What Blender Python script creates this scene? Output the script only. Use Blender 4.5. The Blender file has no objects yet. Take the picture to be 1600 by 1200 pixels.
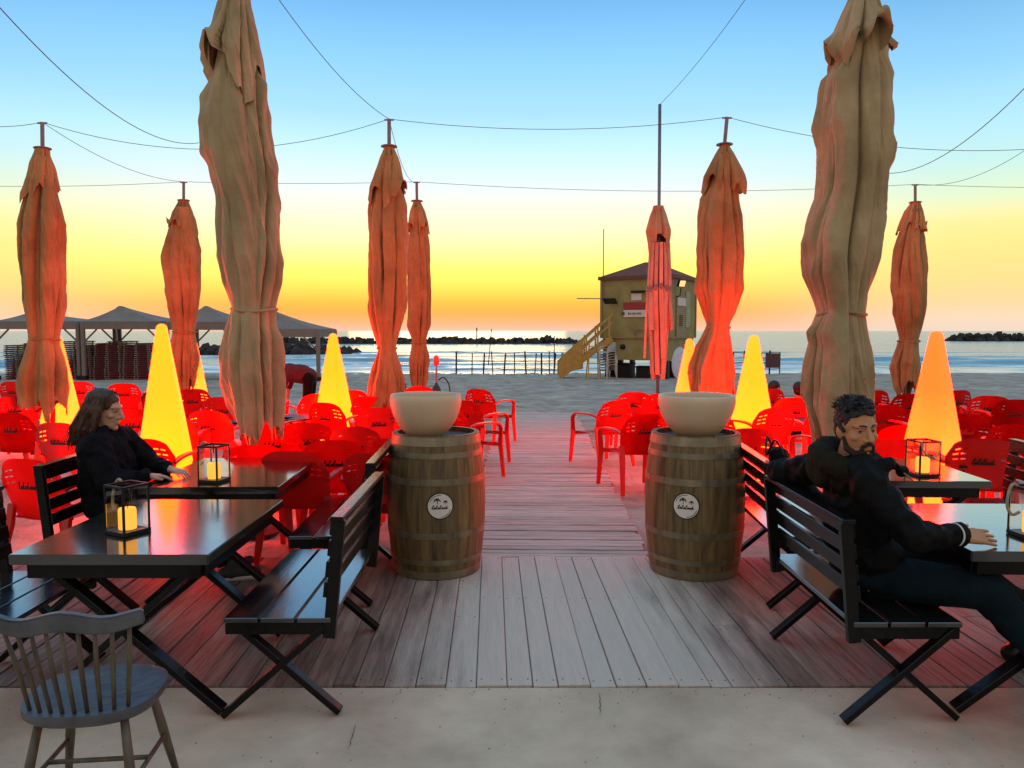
import bpy, bmesh, math, random
from mathutils import Vector, Matrix, Euler, noise
R = math.radians
random.seed(7)
sc = bpy.context.scene
COL = sc.collection
PI = math.pi

# ------------------------------------------------------------------ camera
F, HOR, CAM_H = 1200.0, 517.0, 1.65          # photo focal length (px), horizon row, eye height
PITCH = math.atan((600 - HOR) / F)
cd = bpy.data.cameras.new('camera')
cam = bpy.data.objects.new('camera', cd)
COL.objects.link(cam)
cd.sensor_width = 36
cd.lens = 36 * F / 1600
cd.clip_end = 60000
cd.clip_start = 0.05
cam.location = (0, 0, CAM_H)
cam.rotation_euler = (PI / 2 - PITCH, 0, 0)
sc.camera = cam
sc.cycles.use_denoising = True
sc.cycles.max_bounces = 8
sc.cycles.sample_clamp_indirect = 6.0
sc.view_settings.view_transform = 'Standard'
sc.view_settings.look = 'None'
sc.view_settings.exposure = 0.28
sc.view_settings.gamma = 1.0
sc.view_settings.use_curve_mapping = False

# ------------------------------------------------------------------ sky
SUN_EL, SUN_AZ = 1.0, -4.0                    # just setting over the sea, left of the path
def lin(c):
    return tuple(((v / 255) / 12.92 if v / 255 < .04045 else ((v / 255 + .055) / 1.055) ** 2.4) for v in c)
world = bpy.data.worlds.new('World')
sc.world = world
world.use_nodes = True
nt = world.node_tree
nt.nodes.clear()
N = nt.nodes.new
L = nt.links.new
def wmath(op, a, b=None, clamp=False):
    n = N('ShaderNodeMath'); n.operation = op; n.use_clamp = clamp
    for i, v in enumerate((a, b)):
        if v is None: continue
        if isinstance(v, (int, float)): n.inputs[i].default_value = v
        else: L(v, n.inputs[i])
    return n.outputs[0]
def wramp(fac, stops):
    n = N('ShaderNodeValToRGB'); L(fac, n.inputs[0])
    el = n.color_ramp.elements
    while len(el) < len(stops): el.new(0.5)
    for e, (p, c) in zip(el, stops):
        e.position = p / 60; e.color = (*lin(c), 1)
    return n.outputs[0]
def wmix(fac, a, b):
    n = N('ShaderNodeMix'); n.data_type = 'RGBA'
    if isinstance(fac, (int, float)): n.inputs[0].default_value = fac
    else: L(fac, n.inputs[0])
    L(a, n.inputs[6]); L(b, n.inputs[7])
    return n.outputs[2]
tc = N('ShaderNodeTexCoord')
sep = N('ShaderNodeSeparateXYZ'); L(tc.outputs['Generated'], sep.inputs[0])
elev = wmath('MULTIPLY', wmath('ARCSINE', sep.outputs[2]), 180 / PI / 60, True)
horl = wmath('SQRT', wmath('ADD', wmath('MULTIPLY', sep.outputs[0], sep.outputs[0]), wmath('MULTIPLY', sep.outputs[1], sep.outputs[1])))
sa = R(SUN_AZ)
toward = wmath('DIVIDE', wmath('ADD', wmath('MULTIPLY', sep.outputs[0], math.sin(sa)), wmath('MULTIPLY', sep.outputs[1], math.cos(sa))), horl)
glow = wramp(elev, [(0, (236, 188, 165)), (0.55, (248, 176, 128)), (1.27, (255, 170, 84)), (2.0, (255, 184, 76)), (3.2, (255, 222, 92)), (4.5, (255, 247, 116)),
                    (6.9, (255, 250, 186)), (8.7, (246, 238, 216)), (10.6, (222, 237, 242)), (13.2, (190, 233, 251)), (15.3, (164, 216, 253)), (18.7, (140, 203, 252)),
                    (22.6, (112, 176, 228)), (34, (116, 176, 226)), (58, (168, 200, 228))])
side = wramp(elev, [(0, (226, 206, 188)), (0.9, (238, 208, 178)), (1.9, (250, 207, 154)), (3.2, (255, 213, 138)), (5.5, (255, 223, 136)), (6.9, (248, 228, 150)), (8.3, (222, 235, 192)),
                    (10.6, (192, 230, 226)), (13.2, (172, 222, 242)), (16.5, (142, 202, 242)), (22.6, (96, 160, 212)), (34, (108, 170, 220)), (58, (168, 200, 228))])
back = wramp(elev, [(0, (176, 150, 132)), (6, (200, 168, 142)), (14, (204, 180, 158)), (25, (200, 192, 186)), (40, (180, 196, 214)), (58, (168, 200, 228))])
f1 = N('ShaderNodeMapRange'); L(toward, f1.inputs[0]); f1.inputs[1].default_value = 0.82; f1.inputs[2].default_value = 0.985
f2 = N('ShaderNodeMapRange'); L(toward, f2.inputs[0]); f2.inputs[1].default_value = -0.35; f2.inputs[2].default_value = 0.6
f1.interpolation_type = f2.interpolation_type = 'SMOOTHSTEP'
skycol = wmix(f2.outputs[0], back, wmix(f1.outputs[0], side, glow))
nis = N('ShaderNodeTexSky'); nis.sky_type = 'NISHITA'; nis.sun_disc = False
nis.sun_elevation = R(SUN_EL); nis.sun_rotation = R(SUN_AZ); nis.altitude = 5; nis.dust_density = 1.5
nsc = N('ShaderNodeVectorMath'); nsc.operation = 'SCALE'; L(nis.outputs[0], nsc.inputs[0]); nsc.inputs['Scale'].default_value = 0.12
skymix = wmix(0.03, skycol, nsc.outputs[0])
bg = N('ShaderNodeBackground'); L(skymix, bg.inputs[0]); bg.inputs[1].default_value = 1.0
wo = N('ShaderNodeOutputWorld'); L(bg.outputs[0], wo.inputs[0])

sl = bpy.data.lights.new('sun', 'SUN')
sl.energy = 0.22
sl.angle = R(16)
sl.color = (1.0, 0.62, 0.30)
sun = bpy.data.objects.new('sun', sl)
COL.objects.link(sun)
sd = Vector((math.sin(sa) * math.cos(R(SUN_EL + 1)), math.cos(sa) * math.cos(R(SUN_EL + 1)), math.sin(R(SUN_EL + 1))))
sun.rotation_euler = sd.to_track_quat('Z', 'Y').to_euler()
sun.location = (0, 30, 20)

# ------------------------------------------------------------------ helpers
cs, sn = math.cos(PITCH), math.sin(PITCH)
def ray(px, py):
    a, b = (px - 800) / F, -(py - 600) / F
    return Vector((a, cs + b * sn, -sn + b * cs))
def P(px, py, Y):
    """the place at distance Y that a photo pixel looks at"""
    d = ray(px, py)
    return Vector((d.x * Y / d.y, Y, CAM_H + d.z * Y / d.y))
def G(px, py, z=0.0):
    d = ray(px, py)
    t = (z - CAM_H) / d.z
    return Vector((d.x * t, d.y * t, z))
def ppm(Y):
    return F / (Y * cs)

def mat(name, col, rough=.6, var=.15, scale=8., stretch=(1, 1, 1), bump=0., bscale=None, rnd=0., metal=0., coat=0., emis=None, estr=0., spec=.5, col2=None, detail=5., trans=0., gen=False, sheen=0.):
    m = bpy.data.materials.new(name)
    m.use_nodes = True
    t = m.node_tree
    b = t.nodes['Principled BSDF']
    b.inputs['Roughness'].default_value = rough
    b.inputs['Metallic'].default_value = metal
    b.inputs['Coat Weight'].default_value = coat
    b.inputs['Coat Roughness'].default_value = .12
    b.inputs['Specular IOR Level'].default_value = spec
    b.inputs['Sheen Weight'].default_value = sheen
    tcn = t.nodes.new('ShaderNodeTexCoord')
    mp = t.nodes.new('ShaderNodeMapping'); mp.inputs['Scale'].default_value = stretch
    if gen:
        g = t.nodes.new('ShaderNodeNewGeometry'); t.links.new(g.outputs['Position'], mp.inputs[0])
    else:
        t.links.new(tcn.outputs['Object'], mp.inputs[0])
    oi = t.nodes.new('ShaderNodeObjectInfo')
    cv = t.nodes.new('ShaderNodeCombineXYZ')
    sm = t.nodes.new('ShaderNodeMath'); sm.operation = 'MULTIPLY'; sm.inputs[1].default_value = 37.0
    t.links.new(oi.outputs['Random'], sm.inputs[0])
    for i in range(3): t.links.new(sm.outputs[0], cv.inputs[i])
    if not gen: t.links.new(cv.outputs[0], mp.inputs['Location'])
    nz = t.nodes.new('ShaderNodeTexNoise')
    nz.inputs['Scale'].default_value = scale; nz.inputs['Detail'].default_value = detail; nz.inputs['Roughness'].default_value = .62
    t.links.new(mp.outputs[0], nz.inputs['Vector'])
    rp = t.nodes.new('ShaderNodeValToRGB')
    t.links.new(nz.outputs[0], rp.inputs[0])
    lo = tuple(v * (1 - var) for v in col)
    hi = col2 if col2 else tuple(min(1, v * (1 + var)) for v in col)
    rp.color_ramp.elements[0].position = .3; rp.color_ramp.elements[0].color = (*lo, 1)
    rp.color_ramp.elements[1].position = .7; rp.color_ramp.elements[1].color = (*hi, 1)
    out = rp.outputs[0]
    if rnd:
        hs = t.nodes.new('ShaderNodeHueSaturation')
        mr = t.nodes.new('ShaderNodeMapRange')
        t.links.new(oi.outputs['Random'], mr.inputs[0]); mr.inputs[3].default_value = 1 - rnd; mr.inputs[4].default_value = 1 + rnd
        t.links.new(mr.outputs[0], hs.inputs['Value']); t.links.new(out, hs.inputs['Color'])
        out = hs.outputs[0]
    t.links.new(out, b.inputs['Base Color'])
    if bump:
        n2 = t.nodes.new('ShaderNodeTexNoise'); n2.inputs['Scale'].default_value = bscale or scale * 4; n2.inputs['Detail'].default_value = 4
        t.links.new(mp.outputs[0], n2.inputs['Vector'])
        bp = t.nodes.new('ShaderNodeBump'); bp.inputs['Strength'].default_value = bump; bp.inputs['Distance'].default_value = .02
        t.links.new(n2.outputs[0], bp.inputs['Height']); t.links.new(bp.outputs[0], b.inputs['Normal'])
        mrr = t.nodes.new('ShaderNodeMapRange'); t.links.new(nz.outputs[0], mrr.inputs[0])
        mrr.inputs[3].default_value = max(.02, rough - .12); mrr.inputs[4].default_value = min(1, rough + .12)
        t.links.new(mrr.outputs[0], b.inputs['Roughness'])
    if emis:
        b.inputs['Emission Color'].default_value = (*emis, 1)
        b.inputs['Emission Strength'].default_value = estr
    if trans:
        b.inputs['Transmission Weight'].default_value = trans
        b.inputs['IOR'].default_value = 1.45
    return m

class MB:
    """collects shapes and links them as one mesh object"""
    def __init__(s): s.v = []; s.f = []
    def add(s, vs, fs):
        o = len(s.v); s.v += [tuple(v) for v in vs]; s.f += [tuple(i + o for i in f) for f in fs]; return s
    def box(s, c, size, rot=None):
        a, b, d = size[0] / 2, size[1] / 2, size[2] / 2
        vs = [Vector((x * a, y * b, z * d)) for x in (-1, 1) for y in (-1, 1) for z in (-1, 1)]
        if rot is not None:
            m = Euler(rot).to_matrix(); vs = [m @ v for v in vs]
        c = Vector(c)
        return s.add([v + c for v in vs], [(0, 1, 3, 2), (4, 6, 7, 5), (0, 4, 5, 1), (2, 3, 7, 6), (0, 2, 6, 4), (1, 5, 7, 3)])
    def beam(s, p0, p1, w, h, up=(0, 0, 1), w1=None, h1=None):
        return s.sweep([p0, p1], [(w, h), (w1 or w, h1 or h)], up)
    def sweep(s, pts, wh, up=(0, 0, 1)):
        pts = [Vector(p) for p in pts]; n = len(pts)
        if isinstance(wh, tuple): wh = [wh] * n
        vs = []
        for i, p in enumerate(pts):
            d = (pts[min(i + 1, n - 1)] - pts[max(i - 1, 0)]).normalized()
            sd_ = d.cross(Vector(up))
            if sd_.length < 1e-4: sd_ = d.cross(Vector((1, 0, 0)))
            sd_.normalize(); u = sd_.cross(d).normalized()
            w, h = wh[i]
            vs += [p + sd_ * w / 2 + u * h / 2, p - sd_ * w / 2 + u * h / 2, p - sd_ * w / 2 - u * h / 2, p + sd_ * w / 2 - u * h / 2]
        fs = [(3, 2, 1, 0), tuple(4 * (n - 1) + k for k in range(4))]
        for i in range(n - 1):
            for k in range(4):
                a = 4 * i + k; b = 4 * i + (k + 1) % 4
                fs.append((a, b, b + 4, a + 4))
        return s.add(vs, fs)
    def tube(s, pts, r, n=8, caps=True, closed=False):
        pts = [Vector(p) for p in pts]; m = len(pts)
        rr = r if isinstance(r, (list, tuple)) else [r] * m
        vs = []; ref = None
        for i, p in enumerate(pts):
            if closed: d = (pts[(i + 1) % m] - pts[i - 1]).normalized()
            else: d = (pts[min(i + 1, m - 1)] - pts[max(i - 1, 0)]).normalized()
            if ref is None: ref = Vector((0, 0, 1)) if abs(d.z) < .9 else Vector((1, 0, 0))
            a = d.cross(ref); 
            if a.length < 1e-5: a = d.cross(Vector((0, 1, 0)))
            a.normalize(); b = d.cross(a).normalized(); ref = -b if False else ref
            for k in range(n):
                t = 2 * PI * k / n
                vs.append(p + a * math.cos(t) * rr[i] + b * math.sin(t) * rr[i])
        fs = []
        for i in range(m if closed else m - 1):
            for k in range(n):
                a0 = i * n + k; a1 = i * n + (k + 1) % n; j = ((i + 1) % m) * n
                fs.append((a0, j + k, j + (k + 1) % n, a1))
        if caps and not closed:
            fs.append(tuple(range(n))); fs.append(tuple((m - 1) * n + k for k in reversed(range(n))))
        return s.add(vs, fs)
    def lathe(s, prof, n=32, c=(0, 0, 0), a0=0., a1=2 * PI):
        full = abs(a1 - a0 - 2 * PI) < 1e-6
        m = len(prof); cols = n if full else n + 1
        vs = []
        for k in range(cols):
            t = a0 + (a1 - a0) * k / n
            for r, z in prof: vs.append((c[0] + r * math.cos(t), c[1] + r * math.sin(t), c[2] + z))
        fs = []
        for k in range(n):
            k2 = (k + 1) % cols
            for i in range(m - 1):
                fs.append((k * m + i, k2 * m + i, k2 * m + i + 1, k * m + i + 1))
        return s.add(vs, fs)
    def mesh(s, name, bevel=0., smooth=False, seg=1, autos=None):
        me = bpy.data.meshes.new(name)
        me.from_pydata(s.v, [], s.f)
        bm = bmesh.new(); bm.from_mesh(me)
        bmesh.ops.remove_doubles(bm, verts=bm.verts, dist=1e-5)
        if bevel:
            bmesh.ops.bevel(bm, geom=[e for e in bm.edges if e.is_manifold and e.calc_face_angle(0) > .5], offset=bevel, segments=seg, affect='EDGES')
        bmesh.ops.recalc_face_normals(bm, faces=bm.faces)
        for f in bm.faces: f.smooth = smooth
        if smooth and autos:
            for e in bm.edges:
                if e.is_manifold and e.calc_face_angle(0) > autos: e.smooth = False
        bm.to_mesh(me); bm.free()
        return me
    def build(s, name, m, parent=None, bevel=0., smooth=False, seg=1, autos=None, loc=None):
        return link(name, s.mesh(name, bevel, smooth, seg, autos), m, parent, loc)

def link(name, me, m, parent=None, loc=None, rot=None):
    o = bpy.data.objects.new(name, me)
    if m is not None and not me.materials: me.materials.append(m)
    COL.objects.link(o)
    if parent: o.parent = parent
    if loc is not None: o.location = loc
    if rot is not None: o.rotation_euler = rot
    return o
def tag(o, label=None, cat=None, group=None, kind=None):
    if label: o['label'] = label
    if cat: o['category'] = cat
    if group: o['group'] = group
    if kind: o['kind'] = kind
    return o
def thing(name, label, cat, loc=(0, 0, 0), rz=0., group=None):
    o = bpy.data.objects.new(name, None)
    COL.objects.link(o)
    o.location = loc; o.rotation_euler = (0, 0, rz); o.empty_display_size = .1
    return tag(o, label, cat, group)
def copy_tree(o, parent=None):
    c = o.copy(); COL.objects.link(c)
    if parent: c.parent = parent
    for ch in [x for x in bpy.data.objects if x.parent == o]:
        copy_tree(ch, c)
    return c
def interp(tab, x, k):
    if x <= tab[0][0]: return tab[0][k]
    for a, b in zip(tab, tab[1:]):
        if x <= b[0]:
            t = (x - a[0]) / (b[0] - a[0] + 1e-9)
            return a[k] + (b[k] - a[k]) * t
    return tab[-1][k]
def fbm(x, y, z=0., o=4):
    return noise.fractal(Vector((x, y, z)), 1.0, 2.0, o)
def catmull(pts, n=6):
    out = []
    pts = [Vector(p) for p in pts]
    for i in range(len(pts) - 1):
        a, b, c, d = pts[max(i - 1, 0)], pts[i], pts[i + 1], pts[min(i + 2, len(pts) - 1)]
        for k in range(n):
            t = k / n
            out.append(.5 * ((2 * b) + (c - a) * t + (2 * a - 5 * b + 4 * c - d) * t * t + (3 * b - a - 3 * c + d) * t ** 3))
    out.append(pts[-1])
    return out

# smooth continuous surfaces grown from overlapping volumes
def ell(c, r, rot=None): return ('e', Vector(c), r, rot)
def cap(p0, r0, p1, r1): return ('c', Vector(p0), r0, Vector(p1), r1)
def blob_mesh(name, shapes, voxel, smooth=4, M=None):
    bm = bmesh.new()
    for s in shapes:
        if s[0] == 'e':
            r = bmesh.ops.create_icosphere(bm, subdivisions=3, radius=1)['verts']
            mt = Matrix.Translation(s[1]) @ (Euler(s[3]).to_matrix().to_4x4() if s[3] else Matrix()) @ Matrix.Diagonal((*s[2], 1))
            bmesh.ops.transform(bm, matrix=mt, verts=r)
        else:
            _, p0, r0, p1, r1 = s
            ax = (p1 - p0); ln = ax.length
            prof = []
            for k in range(7):
                a = -PI / 2 + PI / 2 * k / 6; prof.append((r0 * math.cos(a), r0 * math.sin(a)))
            for k in range(7):
                a = PI / 2 * k / 6; prof.append((r1 * math.cos(a), ln + r1 * math.sin(a)))
            q = ax.to_track_quat('Z', 'Y').to_matrix().to_4x4()
            mt = Matrix.Translation(p0) @ q
            rings = []
            for (r, z) in prof:
                if r < 1e-6: rings.append([bm.verts.new(mt @ Vector((0, 0, z)))])
                else: rings.append([bm.verts.new(mt @ Vector((r * math.cos(2 * PI * j / 14), r * math.sin(2 * PI * j / 14), z))) for j in range(14)])
            for A, B in zip(rings, rings[1:]):
                for j in range(14):
                    j2 = (j + 1) % 14
                    q_ = [A[j % len(A)], A[j2 % len(A)], B[j2 % len(B)], B[j % len(B)]]
                    u = []
                    for v in q_:
                        if v not in u: u.append(v)
                    if len(u) >= 3: bm.faces.new(u)
    if M is not None: bmesh.ops.transform(bm, matrix=M, verts=bm.verts)
    me = bpy.data.meshes.new('tmp'); bm.to_mesh(me); bm.free()
    o = bpy.data.objects.new('tmp', me); COL.objects.link(o)
    rm = o.modifiers.new('r', 'REMESH'); rm.mode = 'VOXEL'; rm.voxel_size = voxel; rm.use_smooth_shade = True
    if smooth:
        s_ = o.modifiers.new('s', 'SMOOTH'); s_.iterations = smooth; s_.factor = .5
    dg = bpy.context.evaluated_depsgraph_get()
    out = bpy.data.meshes.new_from_object(o.evaluated_get(dg))
    out.name = name
    bpy.data.objects.remove(o); bpy.data.meshes.remove(me)
    for p in out.polygons: p.use_smooth = True
    return out
def wrinkle(me, amp, freq, seed=0.):
    nv = [(v.co.copy(), v.normal.copy()) for v in me.vertices]
    for v, (c, n) in zip(me.vertices, nv):
        k = abs(fbm(c.x * freq + seed, c.y * freq, c.z * freq * .7, 3))
        v.co = c + n * amp * (.35 - k)
    return me

# ------------------------------------------------------------------ materials
SAND = mat('sand', (.34, .285, .22), .95, .42, 1.3, bump=.8, bscale=24, gen=True, col2=(.50, .43, .35), detail=9, spec=.2)
CONC = mat('concrete', (.56, .415, .28), .8, .34, 1.1, bump=.25, bscale=45, gen=True, col2=(.74, .58, .42), spec=.3)
BWALK = mat('boardwalk_wood', (.44, .36, .29), .75, .35, 3, stretch=(1.2, 14, 14), bump=.35, bscale=10, rnd=.16, col2=(.58, .49, .42))
DARKW = mat('dark_stained_wood', (.006, .005, .0045), .20, .4, 4, stretch=(10, 1.5, 10), bump=.06, bscale=9, rnd=.1, spec=.22)
TOPW = mat('varnished_table_top', (.010, .0075, .006), .13, .45, 3, stretch=(1.5, 9, 9), bump=.04, bscale=7, spec=1.0, coat=1.0)
SEATW = mat('varnished_slat', (.008, .0065, .006), .12, .4, 4, stretch=(10, 1.5, 10), bump=.05, bscale=9, spec=1.0, coat=1.0)
REDP = mat('red_plastic', (.62, .009, .006), .36, .12, 5, bump=.03, bscale=120, rnd=.12, spec=.5)
INK = mat('black_print', (.01, .01, .01), .6, .1)
CANVAS = mat('canvas', (.36, .265, .13), .95, .32, 1.6, bump=.3, bscale=60, rnd=.06, col2=(.46, .35, .19), spec=.15, sheen=.15)
CANVAS2 = mat('lamp_tinted_canvas', (.31, .185, .062), .95, .3, 1.6, bump=.3, bscale=60, rnd=.08, col2=(.41, .26, .10), spec=.15, sheen=.15)  # orange glow of the cone lamps worked into the farther parasols' cloth colour
STEEL = mat('dull_steel', (.20, .17, .17), .4, .2, 20, metal=.6)
BLACKM = mat('black_metal', (.010, .009, .009), .45, .3, 12, spec=.3)
ROCK = mat('rock', (.045, .038, .034), .95, .4, 1.2, bump=.6, bscale=6, spec=.2)
STAVE = mat('oak_stave', (.115, .062, .018), .55, .45, 3.2, stretch=(7, 7, .8), bump=.25, bscale=8, rnd=.22, col2=(.22, .14, .05))
HOOP = mat('galvanised_hoop', (.21, .175, .11), .45, .45, 9, stretch=(1, 1, .3), metal=.5, bump=.08, bscale=30)
BOWL = mat('cream_glazed_fibre', (.60, .45, .29), .5, .07, 4, bump=.05, bscale=40)
LABELM = mat('label_paper', (.74, .66, .57), .6, .06, 9)
GLASS = mat('glass', (.95, .95, .95), .02, 0, trans=1.0)
ROPE = mat('rope', (.40, .32, .20), .9, .3, 60, bump=.4, bscale=200)
CANDLE = mat('lit_wax', (.7, .5, .2), .6, .05, 6, emis=(1, .40, .018), estr=1.15)
SKIN = mat('skin', (.45, .20, .085), .5, .12, 14, bump=.05, bscale=150)
SKIN2 = mat('fair_skin', (.48, .27, .17), .5, .1, 14)
HAIRB = mat('black_hair', (.004, .0035, .0035), .5, .3, 60, stretch=(1, 1, .4), bump=.6, bscale=140, spec=.5)
HAIRC = mat('chestnut_hair', (.032, .012, .004), .45, .5, 26, stretch=(3, 3, .35), bump=.6, bscale=50, col2=(.085, .034, .010))
JACK = mat('black_jacket', (.0055, .0055, .0055), .6, .4, 6, bump=.25, bscale=30, spec=.08)
HOODM = mat('olive_hood', (.016, .014, .007), .85, .3, 8, bump=.3, bscale=60, spec=.1)
JEANS = mat('dark_denim', (.005, .012, .016), .9, .3, 9, bump=.3, bscale=200, spec=.1)
MAROON = mat('maroon_shirt', (.07, .009, .014), .85, .2, 9)
WHITEC = mat('white_trim', (.6, .57, .52), .7, .1)
TENT = mat('grey_tent_fabric', (.20, .165, .135), .85, .15, 2, rnd=.08)
HUT = mat('hut_panel', (.27, .22, .06), .7, .22, 1.6, bump=.1, bscale=6, col2=(.34, .29, .10))
HUTTRIM = mat('hut_trim', (.26, .20, .11), .6, .2, 6)
ROOFM = mat('hut_roof', (.15, .05, .03), .9, .25, 4)
YWOOD = mat('ochre_stair', (.48, .27, .05), .7, .2, 5)
SIGNR = mat('red_sign', (.32, .02, .02), .5, .15)
SIGNW = mat('white_sign', (.62, .56, .48), .5, .1)
MATTR = mat('burgundy_lounger_fabric', (.10, .012, .016), .7, .2, 4)
LFRAME = mat('lounger_frame', (.38, .31, .25), .5, .15, 5)
WIRE = mat('cable', (.03, .028, .028), .6, .1)

# deck boards: greyed where feet pass down the middle, brown and stained to the sides
def deck_material():
    m = mat('deck_wood', (.19, .125, .09), .7, .45, 2.6, stretch=(11, 1.0, 11), bump=.35, bscale=8, rnd=.2, col2=(.32, .235, .18))
    t = m.node_tree; b = t.nodes['Principled BSDF']
    src = b.inputs['Base Color'].links[0].from_socket
    g = t.nodes.new('ShaderNodeNewGeometry'); s = t.nodes.new('ShaderNodeSeparateXYZ'); t.links.new(g.outputs['Position'], s.inputs[0])
    n = t.nodes.new('ShaderNodeTexNoise'); n.inputs['Scale'].default_value = 1.0; n.inputs['Detail'].default_value = 7; mpd = t.nodes.new('ShaderNodeMapping'); mpd.inputs['Scale'].default_value = (6.5, 1.1, 1); t.links.new(g.outputs['Position'], mpd.inputs[0]); t.links.new(mpd.outputs[0], n.inputs['Vector'])
    def mth(op, a, c):
        k = t.nodes.new('ShaderNodeMath'); k.operation = op
        for i, v in enumerate((a, c)):
            if isinstance(v, (int, float)): k.inputs[i].default_value = v
            else: t.links.new(v, k.inputs[i])
        return k.outputs[0]
    dx = mth('ABSOLUTE', mth('SUBTRACT', s.outputs[0], .33), 0)
    dx = mth('ADD', dx, mth('MULTIPLY', mth('SUBTRACT', n.outputs[0], .5), 1.1))
    mr = t.nodes.new('ShaderNodeMapRange'); t.links.new(dx, mr.inputs[0]); mr.inputs[1].default_value = .55; mr.inputs[2].default_value = 1.0
    mr.inputs[3].default_value = 1; mr.inputs[4].default_value = 0
    mx = t.nodes.new('ShaderNodeMix'); mx.data_type = 'RGBA'; mx.blend_type = 'MIX'
    gr = t.nodes.new('ShaderNodeMix'); gr.data_type = 'RGBA'; gr.inputs[0].default_value = .58
    t.links.new(src, gr.inputs[6]); gr.inputs[7].default_value = (.80, .68, .55, 1)
    t.links.new(mr.outputs[0], mx.inputs[0]); t.links.new(src, mx.inputs[6]); t.links.new(gr.outputs[2], mx.inputs[7])
    t.links.new(mx.outputs[2], b.inputs['Base Color'])
    return m
DECK = deck_material()

# ------------------------------------------------------------------ ground, boardwalk, deck, sea
def gz(x, y):
    z = -.035
    if y > 14: z -= (y - 14) * .0228
    if y > 46: z -= (y - 46) * .05
    return max(z, -6)
def sand_z(x, y):
    z = gz(x, y)
    if y < 46:
        a = 1.0 if y < 18 else .7
        path = min(1, max(0, (abs(x - path_x(y)) - .72) / .5))
        d = fbm(x * .9, y * .9, 3.1, 4) * .045 + abs(fbm(x * 2.3, y * 2.3, 7.7, 4)) * .085 - .04
        z += a * d * (path * .9 + .1 if y < 16.2 else 1)
    if y < 5.7: z = min(z, -.05)
    return z
def path_x(y): return .28 + (y - 5.5) * .0285
def grid(name, xs, ys, zf, m):
    vs = [(x, y, zf(x, y)) for y in ys for x in xs]
    nx = len(xs)
    fs = [(j * nx + i, j * nx + i + 1, (j + 1) * nx + i + 1, (j + 1) * nx + i) for j in range(len(ys) - 1) for i in range(nx - 1)]
    me = bpy.data.meshes.new(name); me.from_pydata(vs, [], fs)
    for p in me.polygons: p.use_smooth = True
    return link(name, me, m)
xs = [math.sinh(t / 110 * 5.2) * 2.6 for t in range(-110, 111)]
ys = [3.2 + .085 * k for k in range(150)]
while ys[-1] < 60: ys.append(ys[-1] * 1.012)
while ys[-1] < 400: ys.append(ys[-1] * 1.15)
tag(grid('sand', xs, ys, sand_z, SAND), kind='structure')

SEA_Z = -.70
def sea_z(x, y):
    k = 1 / (1 + max(0, y - 46) * .03)
    w = 0
    for q, (yc, am, wd) in enumerate(((46.2, .16, .45), (49.5, .30, .55), (54, .34, .7), (60.5, .30, .8), (70, .26, 1.0), (84, .26, 1.3), (104, .26, 1.8))):
        c = yc + 1.6 * fbm(x * .035, q * 9.1, 1., 3)
        w += am * max(0, .55 + .9 * fbm(x * .05, q * 4.7, 5., 3)) * math.exp(-((y - c) / wd) ** 2)
    return SEA_Z + w + k * .05 * fbm(x * .25, y * .9, 0., 4) if y < 200 else SEA_Z
SEA = bpy.data.materials.new('sea_water'); SEA.use_nodes = True
t = SEA.node_tree; b = t.nodes['Principled BSDF']
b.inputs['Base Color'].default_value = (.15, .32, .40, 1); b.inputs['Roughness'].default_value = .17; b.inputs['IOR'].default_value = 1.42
g = t.nodes.new('ShaderNodeNewGeometry')
prev = None
for sc_, st, ds in (((.05, .20, 1), .8, 1.6), ((.30, 1.5, 1), .6, .35), ((1.4, 6.0, 1), .4, .08)):
    mp = t.nodes.new('ShaderNodeMapping'); mp.inputs['Scale'].default_value = sc_; t.links.new(g.outputs['Position'], mp.inputs[0])
    n = t.nodes.new('ShaderNodeTexNoise'); n.inputs['Scale'].default_value = 1; n.inputs['Detail'].default_value = 4; t.links.new(mp.outputs[0], n.inputs['Vector'])
    bp = t.nodes.new('ShaderNodeBump'); bp.inputs['Strength'].default_value = st; bp.inputs['Distance'].default_value = ds
    t.links.new(n.outputs[0], bp.inputs['Height'])
    if prev: t.links.new(prev, bp.inputs['Normal'])
    prev = bp.outputs[0]
t.links.new(prev, b.inputs['Normal'])
# broken foam along the water's edge
sp_ = t.nodes.new('ShaderNodeSeparateXYZ'); t.links.new(g.outputs['Position'], sp_.inputs[0])
fmp = t.nodes.new('ShaderNodeMapping'); fmp.inputs['Scale'].default_value = (.22, 1.1, 0); t.links.new(g.outputs['Position'], fmp.inputs[0])
fn = t.nodes.new('ShaderNodeTexNoise'); fn.inputs['Scale'].default_value = 1.0; fn.inputs['Detail'].default_value = 6; t.links.new(fmp.outputs[0], fn.inputs['Vector'])
fy = t.nodes.new('ShaderNodeMapRange'); t.links.new(sp_.outputs[1], fy.inputs[0]); fy.inputs[1].default_value = 44; fy.inputs[2].default_value = 62; fy.inputs[3].default_value = .16; fy.inputs[4].default_value = -.16
fa_ = t.nodes.new('ShaderNodeMath'); fa_.operation = 'ADD'; t.links.new(fn.outputs[0], fa_.inputs[0]); t.links.new(fy.outputs[0], fa_.inputs[1])
fr_ = t.nodes.new('ShaderNodeMapRange'); t.links.new(fa_.outputs[0], fr_.inputs[0]); fr_.inputs[1].default_value = .54; fr_.inputs[2].default_value = .66
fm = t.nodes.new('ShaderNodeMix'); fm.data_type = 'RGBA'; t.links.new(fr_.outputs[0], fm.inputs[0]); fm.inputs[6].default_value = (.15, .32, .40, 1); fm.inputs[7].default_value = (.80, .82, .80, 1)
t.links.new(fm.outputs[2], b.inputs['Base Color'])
sx = [math.sinh(t_ / 120 * 8.4) * 3.2 for t_ in range(-120, 121)]
sy = [38 + .3 * k for k in range(150)]
while sy[-1] < 45000: sy.append(sy[-1] * 1.05)
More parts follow.
